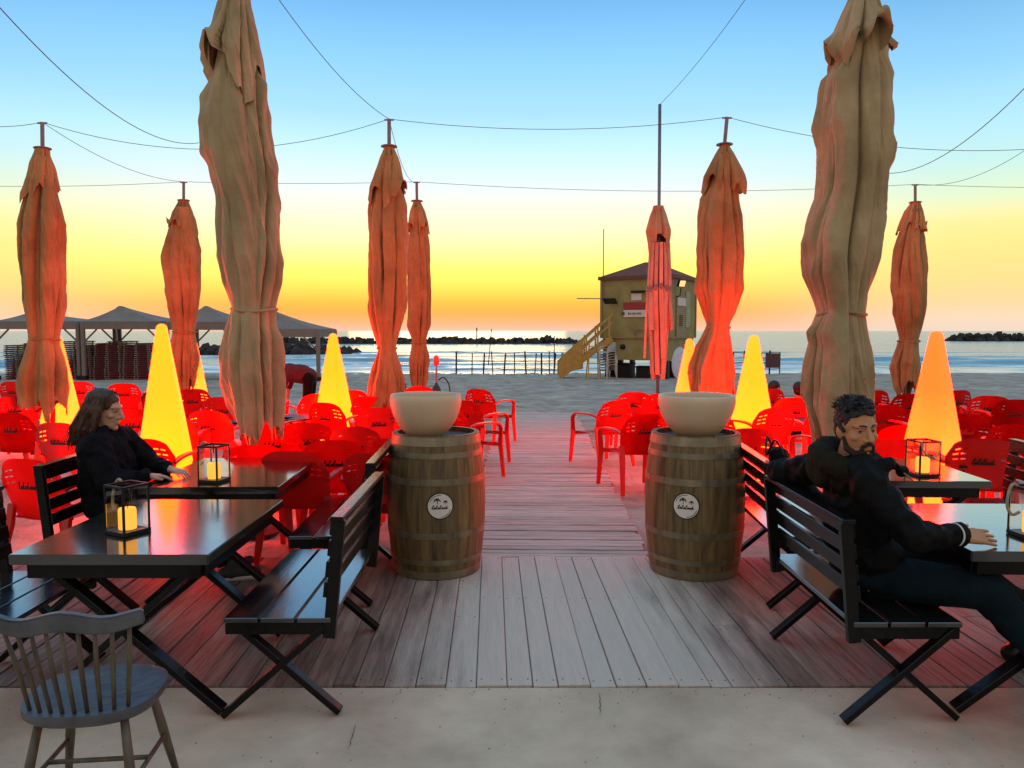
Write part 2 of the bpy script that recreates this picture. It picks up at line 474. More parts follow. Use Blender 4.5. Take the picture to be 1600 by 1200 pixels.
tag(grid('sea', sx, sy, sea_z, SEA), kind='structure')

# concrete terrace and the plank deck in front of it
fl = MB().box((0, 0, -.10), (16, 6.92, .2)).build('terrace_floor', CONC, bevel=.008)
tag(fl, kind='structure')
random.seed(31)
def crack(x0, y0, x1, y1, w0):
    a_ = [(x0 + (x1 - x0) * k / 14 + random.uniform(-.0035, .0035), y0 + (y1 - y0) * k / 14) for k in range(15)]
    vs = []
    for k, (x, y_) in enumerate(a_):
        w_ = w0 * (1 - abs(k / 7 - 1) ** 3) * random.uniform(.5, 1.2) + .0004; vs += [(x - w_, y_, 0), (x + w_, y_, 0)]
    MB().add(vs, [(2 * k, 2 * k + 1, 2 * k + 3, 2 * k + 2) for k in range(14)]).build('crack', CRK, fl, loc=(0, 0, .1035 - .1))
CRK = mat('crack_dirt', (.16, .12, .085), .95, .3, 20)
for q_ in ((545, 1172, 556, 1132, .0018), (938, 1118, 937, 1082, .0014)):
    a_, b_ = G(q_[0], q_[1]), G(q_[2], q_[3]); crack(a_.x, a_.y, b_.x, b_.y, q_[4])
grit = MB()
for k in range(260):
    x, y_ = random.uniform(-2.6, 2.6), random.uniform(2.4, 3.46) if random.random() < .45 else 3.46 - abs(random.gauss(0, .08))
    r_ = random.uniform(.0015, .0042); grit.lathe([(r_, 0), (r_ * .8, r_ * .6), (0, r_ * .8)], 5, (x, y_, .0005))
tag(grit.build('grit', mat('grit', (.26, .2, .14), .95, .4, 30)), 'scattered sand grit along the terrace edge', 'grit', kind='stuff')
dk = MB().box((0, 4.48, -.085), (14.6, 2.0, .06)).build('deck', mat('deck_frame', (.05, .035, .028), .9, .3, 6))
tag(dk, kind='structure')
random.seed(11)
X = -5.4; k = 0
ANG = R(1.5)                                   # the boards run a touch left of the view
while X < 5.6:
    w = random.choice((.142, .145, .15, .15, .12, .098)) 
    y0, y1 = 3.475 + random.uniform(-.010, .014), 5.53 + random.uniform(-.02, .012)
    cx = X + w / 2; z = random.uniform(-.004, .003) - .014
    segs = [(y0, y1)]
    if random.random() < .3:
        c = random.uniform(4.0, 5.0); segs = [(y0, c - .002), (c + .002, y1)]
    for (a, c) in segs:
        pl = MB().box((0, 0, 0), (w - random.uniform(.002, .006), c - a, .028)).build('plank', DECK, dk, bevel=.003)
        ym = (a + c) / 2
        pl.location = (cx - (ym - 4.5) * math.tan(ANG), ym, z); pl.rotation_euler = (random.uniform(-.001, .001), random.uniform(-.012, .012), ANG)
        if abs(cx - .4) < 1.3:
            nb = MB()
            for yy in (a + .06, ym + .15, c - .06):
                for sx_ in (-1, 1): nb.lathe([(0, .0006), (.0045, .0006), (.0045, -.001)], 8, (sx_ * w * .33, yy - ym, .0142))
            nb.build('nail_heads', BLACKM, pl)
    X += w; k += 1
bw = thing('boardwalk', None, None, (0, 0, 0)); tag(bw, kind='structure')
y = 5.585; k = 0
slat_meshes = []
for q in range(6):
    slat_meshes.append(MB().box((0, 0, 0), (1.46 + random.uniform(-.02, .02), .084 + random.uniform(-.004, .002), .026)).mesh('boardwalk_slat', .003))
    slat_meshes[-1].materials.append(BWALK)
while y < 15.9:
    zz = -.016 + (-(y - 14) * .0228 if y > 14 else 0)
    o = link('boardwalk_slat', random.choice(slat_meshes), None, bw, (path_x(y) + random.uniform(-.018, .018), y, zz + random.uniform(-.004, .004)),
             (random.uniform(-.02, .02), random.uniform(-.004, .004), R(-1.6) + random.uniform(-.004, .004)))
    y += .092 if not 12.3 < y < 12.4 else .13

# ------------------------------------------------------------------ script lettering (cursive strokes)
GLY = {
 'L': ([(0, .35), (.22, .75), (.42, 1.15), (.30, 1.25), (.2, .9), (.12, .3), (.02, .02), (-.06, .12), (.08, .14), (.34, 0), (.55, .12)], .58),
 'l': ([(0, .1), (.2, .55), (.28, 1.0), (.18, 1.05), (.12, .5), (.16, .05), (.3, .02), (.4, .12)], .40),
 'a': ([(0, .1), (.2, .42), (.34, .48), (.16, .5), (.04, .25), (.12, .02), (.28, .2), (.38, .48), (.36, .15), (.44, 0), (.56, .12)], .56),
 'n': ([(0, .1), (.08, .46), (.1, .05), (.2, .4), (.34, .46), (.38, .2), (.42, .0), (.54, .12)], .54),
 'd': ([(0, .1), (.2, .42), (.34, .48), (.16, .5), (.04, .25), (.12, .02), (.28, .2), (.46, .8), (.5, 1.1), (.40, .5), (.42, .05), (.6, .05), (.85, .3)], .85)}
def script_strokes(text):
    out = []; x = 0
    for ch in text:
        pts, adv = GLY[ch]
        out.append([(x + p[0] + .12 * p[1], p[1]) for p in pts]); x += adv
    return out, x
def ribbon(mb, pts, w, f):
    """flat stroke of width w following 2-D points; f maps (u, v) to a place on the surface"""
    pts = catmull([(p[0], p[1], 0) for p in pts], 4)
    n = len(pts); vs = []
    for i, p in enumerate(pts):
        d = pts[min(i + 1, n - 1)] - pts[max(i - 1, 0)]
        s = Vector((-d.y, d.x, 0)); s = s.normalized() * w * (.75 + .5 * abs(d.normalized().y if d.length else 0)) / 2
        vs += [f(p.x + s.x, p.y + s.y), f(p.x - s.x, p.y - s.y)]
    mb.add(vs, [(2 * i, 2 * i + 1, 2 * i + 3, 2 * i + 2) for i in range(n - 1)])

# ------------------------------------------------------------------ wine barrels and bowls
BH = .96
def brad(z):
    t = (z / BH - .5) * 2
    return .338 - .044 * t * t
def make_barrel(loc, label, spin):
    root = thing('wine_barrel', label, 'barrel', loc, spin, 'wine barrels flanking the path')
    ns = 24
    zs = [i / 10 * BH for i in range(11)]
    wob = random.Random(int(loc[0] * 100))
    m = MB()
    da = PI / ns * .985
    vs = []
    for z in zs:
        r = brad(z)
        for a in (-da, -da * .33, da * .33, da): vs.append((r * math.cos(a), r * math.sin(a), z))
        for a in (da, -da): vs.append(((r - .028) * math.cos(a), (r - .028) * math.sin(a), z))
    fs = []
    for i in range(10):
        for k in range(6):
            fs.append((6 * i + k, 6 * i + (k + 1) % 6, 6 * i + 6 + (k + 1) % 6, 6 * i + 6 + k))
    fs += [(5, 4, 3, 2, 1, 0), tuple(60 + k for k in range(6))]
    m.add(vs, fs)
    me = m.mesh('stave', smooth=True, autos=.5); me.materials.append(STAVE)
    for k in range(ns):
        o = link('stave', me, None, root, (0, 0, 0), (0, 0, 2 * PI * k / ns))
        s = 1 + wob.uniform(-.004, .004); o.scale = (s, s, 1)
    MB().lathe([(0, 0), (.272, 0), (.276, -.03), (0, -.03)], 40, (0, 0, BH - .03)).build('barrel_head', mat('barrel_head', (.035, .026, .02), .7, .3, 5), root)
    for z0, h in ((.008, .052), (.105, .036), (.285, .042), (.640, .044), (.815, .036), (.895, .058)):
        n = 40; pr = [(brad(z0) + .0035, z0), (brad(z0 + h) + .0035, z0 + h), (brad(z0 + h) - .004, z0 + h), (brad(z0) - .004, z0), (brad(z0) + .0035, z0)]
        hp = MB().lathe(pr, n).build('hoop', HOOP, root, smooth=True, autos=.6)
        a = wob.uniform(-2.2, -1.0); zc = z0 + h / 2
        rv = MB()
        for dz in (-.25, .25):
            rv.lathe([(0, .003), (.004, .002), (.006, 0)], 8, (0, 0, 0))
            for i in range(len(rv.v) - 24, len(rv.v)):
                x, y_, z_ = rv.v[i]; r = brad(zc) + .0035 + z_
                rv.v[i] = (r * math.cos(a) - y_ * math.sin(a), r * math.sin(a) + y_ * math.cos(a), zc + dz * h + x)
        rv.build('rivet', HOOP, hp, smooth=True)
    # round maker's label, facing the terrace
    zc, A = .512, math.atan2(-loc[1], -loc[0]) - spin + (.07 if loc[0] < 0 else -.15)
    def on(u, v, lift):
        r = brad(zc + v) + lift; a = A + u / r
        return (r * math.cos(a), r * math.sin(a), zc + v)
    def disc(r0, r1, lift, a0=0., a1=2 * PI, n=48):
        d = MB(); vs = []; 
        for k in range(n + 1):
            t_ = a0 + (a1 - a0) * k / n
            vs += [on(r0 * math.cos(t_), r0 * math.sin(t_), lift), on(r1 * math.cos(t_), r1 * math.sin(t_), lift)]
        return d.add(vs, [(2 * k, 2 * k + 1, 2 * k + 3, 2 * k + 2) for k in range(n)])
    rim = disc(.0005, .088, .006)
    lb = disc(.0005, .081, .0085).build('round_label', LABELM, root)
    rim.build('label_rim', INK, root)
    ink = MB()
    for (a0, a1) in ((1.45, 2.75), (-1.5, -.35)):
        d = disc(.071, .0745, .0105, a0, a1, 20); ink.add(d.v, d.f)
    st, wd = script_strokes('LaLaLand'); s = .104 / wd
    for pl in st: ribbon(ink, [((x - wd / 2) * s - .002, y_ * s * .82 - .018) for x, y_ in pl], .0044, lambda u, v: on(u, v, .0105))
    for (px_, pz_, q) in ((-.020, .036, .95), (.034, .026, .6)):
        for aa in (-.1, .5, 1.2, 1.9, 2.6, 3.25):
            ln = .024 * q
            ribbon(ink, [(px_, pz_), (px_ + ln * .55 * math.cos(aa), pz_ + ln * .6 * math.sin(aa) + .004 * q), (px_ + ln * math.cos(aa), pz_ + ln * .7 * math.sin(aa) - .007 * q)], .0035 * q + .0008, lambda u, v: on(u, v, .0105))
        ribbon(ink, [(px_, pz_), (px_ + .003, pz_ - .012 * q), (px_ + .001, pz_ - .024 * q)], .0025, lambda u, v: on(u, v, .0105))
    ink.build('label_print', INK, lb)
    return root
BL, BR = (-.525, 5.27, 0.0), (1.262, 5.25, 0.0)
make_barrel(BL, 'oak wine barrel with round white label left of the boardwalk', .4)
make_barrel(BR, 'oak wine barrel with round white label right of the boardwalk', 1.1)
def bowl(loc, dia, h, label):
    R_ = dia / 2
    out = [(0, 0), (R_ * .40, 0), (R_ * .47, h * .025), (R_ * .58, h * .10), (R_ * .72, h * .23), (R_ * .84, h * .39), (R_ * .93, h * .57), (R_ * .985, h * .75), (R_, h * .87), (R_ * .985, h * .965), (R_ * .95, h),
           (R_ * .90, h * .985), (R_ * .87, h * .93), (R_ * .86, h * .7), (R_ * .76, h * .35), (R_ * .5, h * .12), (0, h * .09)]
    o = MB().lathe(out, 64).build('planter_bowl', BOWL, smooth=True, autos=1.2, loc=loc)
    return tag(o, label, 'bowl', 'cream bowls on the barrels')
bowl((BL[0] - .062, BL[1] - .06, BH + .001 - .03), .487, .292, 'empty cream bowl on top of the left wine barrel')
bowl((BR[0] - .005, BR[1] - .04, BH + .001 - .03), .517, .288, 'empty cream bowl on top of the right wine barrel')

# ------------------------------------------------------------------ folding tables and benches
def make_table(loc, rz, sx, sy, label, h=.735):
    r = thing('folding_table', label, 'table', loc, rz, 'dark wooden folding tables')
    n = 5; w = sx / n
    MB().box((0, 0, h - .022), (sx, sy, .044)).build('tabletop', TOPW, r, bevel=.004, seg=2)
    ap = MB()
    for s in (-1, 1):
        ap.box((0, s * (sy / 2 - .05), h - .044 - .034), (sx - .10, .024, .066)); ap.box((s * (sx / 2 - .05), 0, h - .044 - .034), (.024, sy - .13, .066))
    ap.build('apron', DARKW, r, bevel=.002)
    for s in (-1, 1):
        y_ = s * (sy / 2 - .10)
        for q in (-1, 1):
            yy = y_ + q * .017
            a, b_ = Vector((-q * (sx / 2 - .06), yy, h - .05)), Vector((q * (sx / 2 + .0), yy, .02))
            MB().beam(a, b_, .03, .062, (0, 1, 0)).build('leg', DARKW, r, bevel=.003)
    MB().beam((0, -sy / 2 + .1, .37), (0, sy / 2 - .1, .37), .035, .035).build('stretcher', DARKW, r, bevel=.003)
    return r
def make_bench(loc, rz, length, label, depth=.46, sh=.45, bh=.865, name='folding_bench'):
    """local frame: faces -x (back at +x), length along y"""
    r = thing(name, label, 'bench', loc, rz, 'dark wooden folding benches')
    d = depth
    for k in range(3):
        w = d / 3
        MB().box((-d / 2 + w * (k + .5), 0, sh - .011), (w - .012, length, .022)).build('seat_slat', SEATW, r, bevel=.003)
    for s in (-1, 1): MB().box((0, s * (length / 2 - .035), sh - .022 - .028), (d - .01, .034, .056)).build('seat_rail', DARKW, r, bevel=.003)
    for s in (-1, 1):
        MB().beam((d / 2 - .015, s * (length / 2 - .02), sh - .09), (d / 2 + .035, s * (length / 2 - .02), bh), .05, .034, (0, 1, 0)).build('back_post', DARKW, r, bevel=.003)
    for k in range(4):
        z = sh + .115 + k * (bh - sh - .15) / 3
        x = d / 2 - .03 + .05 * (z - sh) / (bh - sh) - .012
        MB().box((x, 0, z), (.018, length - .03, .066), (0, .11, 0)).build('back_slat', DARKW, r, bevel=.003)
    MB().box((d / 2 + .028, 0, bh + .006), (.055, length + .01, .02)).build('top_rail', DARKW, r, bevel=.003)
    for s in (-1, 1):
        for q in (-1, 1):
            yy = s * (length / 2 - .035) + q * .016 - s * .012
            MB().beam((-q * (d / 2 - .02), yy, sh - .03), (q * (d / 2 + .015), yy, .017), .028, .05, (0, 1, 0)).build('leg', DARKW, r, bevel=.003)
    return r
make_table((-1.655, 3.61, 0), 0, .82, 1.04, 'dark folding table nearest the spindle-back chair, lantern near its left side')
make_table((-1.80, 4.98, 0), R(1.5), .82, 1.04, 'dark folding table in front of the woman with long hair')
make_table((2.38, 3.58, 0), R(-1), .92, .90, 'dark folding table under the hand of the bearded man')
make_table((2.52, 5.06, 0), R(-2), .84, .84, 'dark folding table with a lantern in front of the orange cone lamp')
make_bench((-.985, 3.65, 0), R(0), 1.02, 'empty dark bench in the left foreground, seat slats facing the lantern table')
make_bench((-1.10, 4.95, 0), R(1.5), 1.04, 'empty dark bench close beside the left wine barrel')
make_bench((-2.30, 3.27, 0), PI, 1.02, 'dark bench cut off by the left edge behind the spindle-back chair')
make_bench((-2.46, 4.86, 0), PI + R(1), 1.02, 'dark bench on which the woman sits')
make_bench((1.635, 3.58, 0), PI, .98, 'dark bench on which the bearded man sits')
make_bench((1.80, 4.96, 0), PI + R(-4), 1.10, 'dark bench between the right wine barrel and the bearded man')
make_bench((3.30, 4.98, 0), R(-3), .98, 'dark bench at the right edge lit red by the cone lamps')

# ------------------------------------------------------------------ lanterns
def make_lantern(loc, rz, label, w=.105, h=.205, loop=1):
    r = thing('lantern', label, 'lantern', loc, rz, 'candle lanterns on the tables')
    fr = BLACKM if loop else BLACKM
    MB().box((0, 0, .009), (w + .014, w + .014, .018)).build('base', fr, r, bevel=.002)
    m = MB()
    for s in (-1, 1):
        m.box((s * w / 2, 0, h - .006), (.010, w + .010, .012)); m.box((0, s * w / 2, h - .006), (w - .01, .010, .012))
    m.build('top_frame', fr, r, bevel=.0015)
    for a in (-1, 1):
        for b_ in (-1, 1): MB().box((a * w / 2, b_ * w / 2, h / 2 + .003), (.010, .010, h - .03)).build('post', fr, r, bevel=.0015)
    for a in range(4):
        c = Vector((math.cos(a * PI / 2) * w / 2, math.sin(a * PI / 2) * w / 2, h / 2 + .003))
        o = MB().box((0, 0, 0), (.003, w - .012, h - .032)).build('pane', GLASS, r); o.location = c; o.rotation_euler = (0, 0, a * PI / 2)
    c = MB().lathe([(0, 0), (w * .29, 0), (w * .30, .01), (w * .30, .085), (w * .27, .095), (w * .15, .086), (0, .084)], 24, (0, 0, .019)).build('candle', CANDLE, r, smooth=True, autos=.8)
    MB().tube([(0, 0, .11), (.001, 0, .125)], .0015, 6).build('wick', BLACKM, c)
    if loop == 1: pts = [(-w / 2, .02, h), (-w / 2 - .022, .02, h + .008), (-w / 2 - .045, .015, h - .03), (-w / 2 - .052, .01, h - .09), (-w / 2 - .035, .0, h - .125), (-w / 2 - .008, -.01, h - .11)]
    else: pts = [(-w / 2, -w / 2 - .006, h), (-w * .45, -w / 2 - .012, h - .05), (-w * .2, -w / 2 - .014, h - .09), (w * .1, -w / 2 - .014, h - .10), (w * .38, -w / 2 - .012, h - .07), (w / 2, -w / 2 - .006, h)]
    MB().tube(catmull(pts, 5), .0065, 7).build('rope_handle', ROPE, r, smooth=True)
    MB().tube([(0, 0, h), (0, 0, h - .05)], .004, 6).build('hook', fr, r)
    return r
TH = .736
make_lantern(G(200, 832, TH), R(-28), 'black-framed candle lantern with pale rope loop on the left foreground table', .125, .225)
make_lantern(G(335, 752, TH), R(-14), 'black-framed candle lantern on the table before the woman', .125, .225)
make_lantern(G(1441, 742, TH), R(8), 'candle lantern with drooping rope handle in front of the orange cone lamp', .135, .225, 2)
make_lantern(G(1612, 838, TH), R(5), 'candle lantern cut off by the right edge on the man\'s table', .125, .225)
cdl = MB().lathe([(0, 0), (.052, 0), (.055, .008), (.055, .10), (.05, .11), (.02, .102), (0, .1)], 28).build('candle', CANDLE, smooth=True, autos=.8, loc=(3.27, 6.05, -.03))
tag(cdl, 'stout glowing candle on the ground under the right table near the cone lamp', 'candle')

# ------------------------------------------------------------------ spindle-back chair
GREYP = mat('worn_grey_paint', (.062, .066, .076), .38, .35, 6, bump=.2, bscale=30, col2=(.10, .105, .115))
OLIVEP = mat('worn_brown_legs', (.055, .042, .026), .5, .4, 6, stretch=(4, 4, .7), col2=(.13, .105, .065))
c = thing('spindle_chair', 'grey wooden spindle-back chair in the bottom left corner, its back turned', 'chair', (-1.405, 2.52, 0), R(6))
c.scale = (.86, .86, .97)
sv = []; n = 40
def seat_out(t_):
    x, y_ = math.cos(t_), math.sin(t_)
    return (.245 * (abs(x) ** .8) * (1 if x > 0 else -1), .215 * (abs(y_) ** .75) * (1 if y_ > 0 else -1) + (.02 if y_ > 0 else 0))
m = MB(); rings = [(1.0, .452), (1.0, .425), (.93, .408)]
vs = []
for q in (.3, .65, .93):
    for k in range(n):
        x, y_ = seat_out(2 * PI * k / n); vs.append((x * q, y_ * q, .455 - .014 * (1 - q) - .01 * math.exp(-((abs(x * q) - .1) / .07) ** 2 - ((y_ * q + .02) / .1) ** 2)))
for q, z in rings:
    for k in range(n):
        x, y_ = seat_out(2 * PI * k / n); vs.append((x * q, y_ * q, z))
fs = [tuple(range(n)), tuple(5 * n + k for k in range(n))]
for j in range(5):
    for k in range(n): fs.append((j * n + k, j * n + (k + 1) % n, j * n + n + (k + 1) % n, j * n + n + k))
m.add(vs, fs).build('seat', GREYP, c, smooth=True, autos=.9)
rail = []; wh = []
for k in range(17):
    s = k / 8 - 1
    rail.append((s * .265, -.265 + .055 * s * s, .775 + .012 * math.cos(s * 5.5) * (1 - abs(s) * .3)))
    wh.append((.036, .062 - .014 * abs(s)))
MB().sweep(rail, wh).build('top_rail', GREYP, c, bevel=.006, seg=2, smooth=True, autos=1.0)
for k in range(9):
    s = (k - 4) / 4.6
    MB().tube([(s * .20, -.185 + .05 * s * s, .445), (s * .225, -.235 + .075 * s * s, .61), (s * .25, -.263 + .055 * s * s, .755)], [.0075, .0095, .007], 10).build('spindle', OLIVEP, c, smooth=True)
for s in (-1, 1):
    for q in (-1, 1):
        MB().tube([(s * .15, q * .13, .42), (s * .185, q * .175, .22), (s * .225, q * .225, 0)], [.015, .019, .012], 12).build('leg', OLIVEP, c, smooth=True)
st = MB()
for s in (-1, 1): st.tube([(s * .192, -.185, .20), (s * .192, .185, .20)], .009, 8)
st.tube([(-.19, 0, .2), (.19, 0, .2)], .009, 8); st.build('stretcher', OLIVEP, c, smooth=True)
# the leg of another chair of this kind at the right edge
c2 = thing('spindle_chair', 'spindle-back chair at the right edge, only one brown leg in view', 'chair', (2.26, 2.56, 0), R(-12))
c2.scale = (.86, .86, .97)
for ch in [x for x in bpy.data.objects if x.parent == c]: copy_tree(ch, c2)

# ------------------------------------------------------------------ red plastic chairs
def chair_meshes():
    out = {}
    # backrest with slots
    nx, nz = 30, 40
    def bp(i, j):
        s = i / nx * 2 - 1; t_ = j / nz
        w = .228 + .035 * math.sin(min(1, t_ * 1.25) * PI / 2) - .055 * max(0, t_ - .72) / .28
        x = s * w
        z = .40 + .425 * t_ - .055 * t_ * (abs(s) ** 3.2) + .012 * t_
        y_ = -.215 - .115 * t_ + .055 * s * s * (1 - .2 * t_)
        return (x, y_, z)
    bm = bmesh.new()
    vv = [[bm.verts.new(bp(i, j)) for i in range(nx + 1)] for j in range(nz + 1)]
    holes = set()
    for j in (24, 28, 32):
        for i0 in (3, 6, 22, 25):
            for i in (i0, i0 + 1): holes.add((i, j))
    for j in range(nz):
        for i in range(nx):
            if (i, j) in holes: continue
            bm.faces.new((vv[j][i], vv[j][i + 1], vv[j + 1][i + 1], vv[j + 1][i]))
    bmesh.ops.solidify(bm, geom=bm.faces, thickness=.009)
    bmesh.ops.recalc_face_normals(bm, faces=bm.faces)
    for f in bm.faces: f.smooth = True
    for e in bm.edges:
        if e.is_manifold and e.calc_face_angle(0) > .8: e.smooth = False
    me = bpy.data.meshes.new('backrest'); bm.to_mesh(me); bm.free(); out['backrest'] = me
    # seat: dished, rolled front edge
    nx, ny = 12, 14
    bm = bmesh.new(); vv = []
    for j in range(ny + 1):
        row = []
        t_ = j / ny
        for i in range(nx + 1):
            s = i / nx * 2 - 1
            y_ = -.225 + .47 * t_
            z = .41 + .02 * t_ - .022 * (1 - s * s) * math.sin(t_ * PI * .9) - (.06 * ((t_ - .88) / .12) ** 2 if t_ > .88 else 0)
            row.append(bm.verts.new((s * (.225 + .03 * t_), y_, z)))
        vv.append(row)
    for j in range(ny):
        for i in range(nx): bm.faces.new((vv[j][i], vv[j][i + 1], vv[j + 1][i + 1], vv[j + 1][i]))
    bmesh.ops.solidify(bm, geom=bm.faces, thickness=.012)
    bmesh.ops.recalc_face_normals(bm, faces=bm.faces)
    for f in bm.faces: f.smooth = True
    me = bpy.data.meshes.new('seat'); bm.to_mesh(me); bm.free(); out['seat'] = me
    for s in (-1, 1):
        pts = catmull([(s * .245, -.25, .62), (s * .275, -.16, .655), (s * .295, 0, .66), (s * .30, .15, .645), (s * .295, .215, .60), (s * .288, .235, .54)], 4)
        out['armrest', s] = MB().sweep(pts, [(.045 + .012 * math.sin(k / (len(pts) - 1) * PI), .02) for k in range(len(pts))]).mesh('armrest', .004, True, 2, 1.0)
        m = MB(); m.sweep([(s * .288, .235, .56), (s * .272, .245, .40), (s * .285, .285, 0)], [(.052, .03), (.058, .034), (.040, .030)], (0, 1, 0)); out['front_leg', s] = m.mesh('leg', .005, True, 2, 1.0)
        m = MB(); m.sweep([(s * .232, -.20, .50), (s * .232, -.225, .36), (s * .262, -.315, 0)], [(.058, .03), (.058, .034), (.040, .030)], (0, 1, 0)); out['rear_leg', s] = m.mesh('leg', .005, True, 2, 1.0)
    for me in out.values(): me.materials.append(REDP)
    ink = MB(); st, wd = script_strokes('LaLaLand'); sc_ = .155 / wd
    def onb(u, v):
        t_ = (v - .40) / .425; s = -u / .25
        return (-u, -.215 - .115 * t_ + .055 * s * s - .0125, v)
    for pl in st: ribbon(ink, [((x - wd / 2) * sc_, .625 + y_ * sc_ * 1.15) for x, y_ in pl], .0095, lambda u, v: onb(-u, v))
    out['print'] = ink.mesh('print'); out['print'].materials.append(INK)
    return out
CH = chair_meshes()
def red_chair(x, y_, rz, label, z=None):
    r = thing('red_plastic_chair', label, 'chair', (x, y_, gz(x, y_) - .0 if z is None else z), rz, 'red plastic chairs on the sand')
    b_ = link('backrest', CH['backrest'], None, r); link('logo_print', CH['print'], None, b_)
    link('seat', CH['seat'], None, r)
    for s in (-1, 1):
        link('armrest', CH['armrest', s], None, r); link('leg', CH['front_leg', s], None, r); link('leg', CH['rear_leg', s], None, r)
    return r
def chair_at(px, pyt, deg, label):
    d = ray(px, pyt); t_ = (.79 - CAM_H) / d.z; x, y_ = d.x * t_, d.y * t_
    a = R(deg); bx, by = -math.sin(a) * -.32, math.cos(a) * -.32     # top of the backrest sits behind the seat centre
    x -= bx; y_ -= by
    red_chair(x, y_, a, label, gz(x, y_) + .012)
CHAIRS = [
 (18, 598, 0, 'red chair at the far left edge under the leftmost parasol'), (12, 648, -6, 'red chair cut off by the left edge, second row'),
 (86, 664, -8, 'red chair with its back to the woman on the bench'), (36, 722, -14, 'large red chair at the left edge behind the benches'),
 (122, 598, 10, 'red chair just right of the leftmost parasol'), (192, 601, 24, 'red chair beyond the woman, left of the tall cone lamp'),
 (205, 642, 4, 'red chair whose back shows between woman and tall cone lamp'), (214, 690, 8, 'red chair hidden mostly behind the woman'),
 (322, 645, -6, 'red chair right of the tall left cone lamp'), (345, 623, 8, 'red chair behind the left big parasol, farther row'),
 (300, 610, 20, 'small red chair farthest back left of the big parasol'), (395, 700, 12, 'red chair below the foot of the left big parasol'),
 (478, 664, 6, 'red chair left of the pair before the second cone lamp'), (552, 671, -8, 'red chair right of the pair before the second cone lamp'),
 (452, 710, -4, 'big red chair just behind the corner of the woman\'s table'), (578, 714, -18, 'big red chair just behind the bench by the left barrel'),
 (497, 618, 30, 'small red chair just right of the stooping person'), (505, 632, -22, 'red chair hidden behind the second cone lamp'),
 (592, 640, 12, 'red chair below the middle parasol hem'), (575, 622, -10, 'red chair behind the second cone lamp to its right'),
 (640, 652, -30, 'red chair close behind the left bowl'), (655, 606, 0, 'red chair below the small parasol left of the path'),
 (700, 640, -40, 'red chair peeping out between left bowl and path'), (722, 628, -34, 'red chair beside the path left, nearer of two'),
 (746, 610, -30, 'red chair beside the path left, farther of two'),
 (966, 628, 30, 'red chair beside the path right with its leg on the sand edge'), (1012, 650, 16, 'red chair with dark print right of the path, in front'),
 (992, 615, -4, 'red chair at the back of the right cluster near the path'), (1034, 617, 6, 'red chair below the bare-ribbed parasol'),
 (1052, 650, -10, 'red chair behind the right bowl, left part'), (1118, 655, 12, 'red chair behind the right bowl, right part'),
 (1172, 673, 4, 'red chair right of the barrel in front of the yellow cone lamp'), (1242, 624, -6, 'red chair before the two people on the beach'),
 (1215, 640, 14, 'red chair tucked behind the right yellow cone lamp'), (1298, 640, 0, 'red chair behind the right big parasol'),
 (1368, 612, 6, 'red chair farthest back between the right parasols'), (1388, 636, -4, 'red chair with dark print right of the bearded man\'s head'),
 (1425, 618, -16, 'red chair left of the orange cone lamp top'), (1412, 668, 10, 'red chair just left of the orange cone lamp foot'),
 (1508, 650, -36, 'red chair right of the orange cone lamp, turned sideways'), (1548, 621, -28, 'red chair in the back row near the right edge'),
 (1590, 627, -14, 'red chair in the back row cut off by the right edge'), (1590, 668, -40, 'red chair at the right edge above the red-lit bench'),
 (150, 628, 0, 'red chair directly behind the woman\'s hair'), (20, 622, 14, 'red chair left edge, middle row under the leftmost parasol'),
 (262, 655, 14, 'red chair hidden by the tall left cone lamp'), (398, 640, -14, 'red chair behind the hem of the left big parasol'), (425, 668, 20, 'red chair just right of the left big parasol foot'),
 (520, 692, 4, 'red chair between the pair and the benches'), (618, 690, -12, 'red chair squeezed behind the left barrel'), (548, 612, 8, 'small red chair in the back row right of the second cone lamp'),
 (1080, 622, -8, 'red chair behind the pale cone lamp and right bowl'), (1335, 662, 12, 'red chair right behind the bearded man\'s head'), (1462, 640, 6, 'red chair behind the orange cone lamp'),
 (1395, 690, -10, 'red chair next to the right table\'s far edge'), (1540, 690, -20, 'red chair beyond the low table near the right edge'), (1205, 610, 10, 'red chair beside the person in profile'),
 (60, 612, -8, 'red chair half under the leftmost parasol hem'), (250, 605, -12, 'small red chair left of the parasol by the tall cone'), (415, 612, 16, 'small red chair left of the stooping person'), (1500, 612, 12, 'small red chair in the far row right of the orange cone lamp')]
for a in CHAIRS: chair_at(*a)

# small dark beach tables between the chairs
def low_table(px, py, label, s=.62, h=.62):
    p = G(px, py, h - .03)
    r = thing('beach_table', label, 'table', (p.x, p.y, gz(p.x, p.y)), random.uniform(-.2, .2), 'low dark tables among the chairs')
    MB().box((0, 0, h - .012), (s, s, .024)).build('tabletop', BLACKM, r, bevel=.004)
    for a in (-1, 1):
        for b_ in (-1, 1): MB().beam((a * (s / 2 - .04), b_ * (s / 2 - .04), h - .02), (a * (s / 2 - .01), b_ * (s / 2 - .01), 0), .034, .034).build('leg', BLACKM, r, bevel=.003)
    return r
random.seed(5)
low_table(1522, 716, 'dark low table right of the orange cone lamp')
low_table(1275, 655, 'dark low table left of the right big parasol foot')
low_table(240, 616, 'dark low table beyond the tall left cone lamp')
low_table(476, 650, 'dark low table below the stooping person')
low_table(1555, 640, 'dark low table in the back row by the right edge')
HKT = low_table(682, 618, 'dark low table carrying the water pipe')
low_table(405, 655, 'dark low table behind the left big parasol')

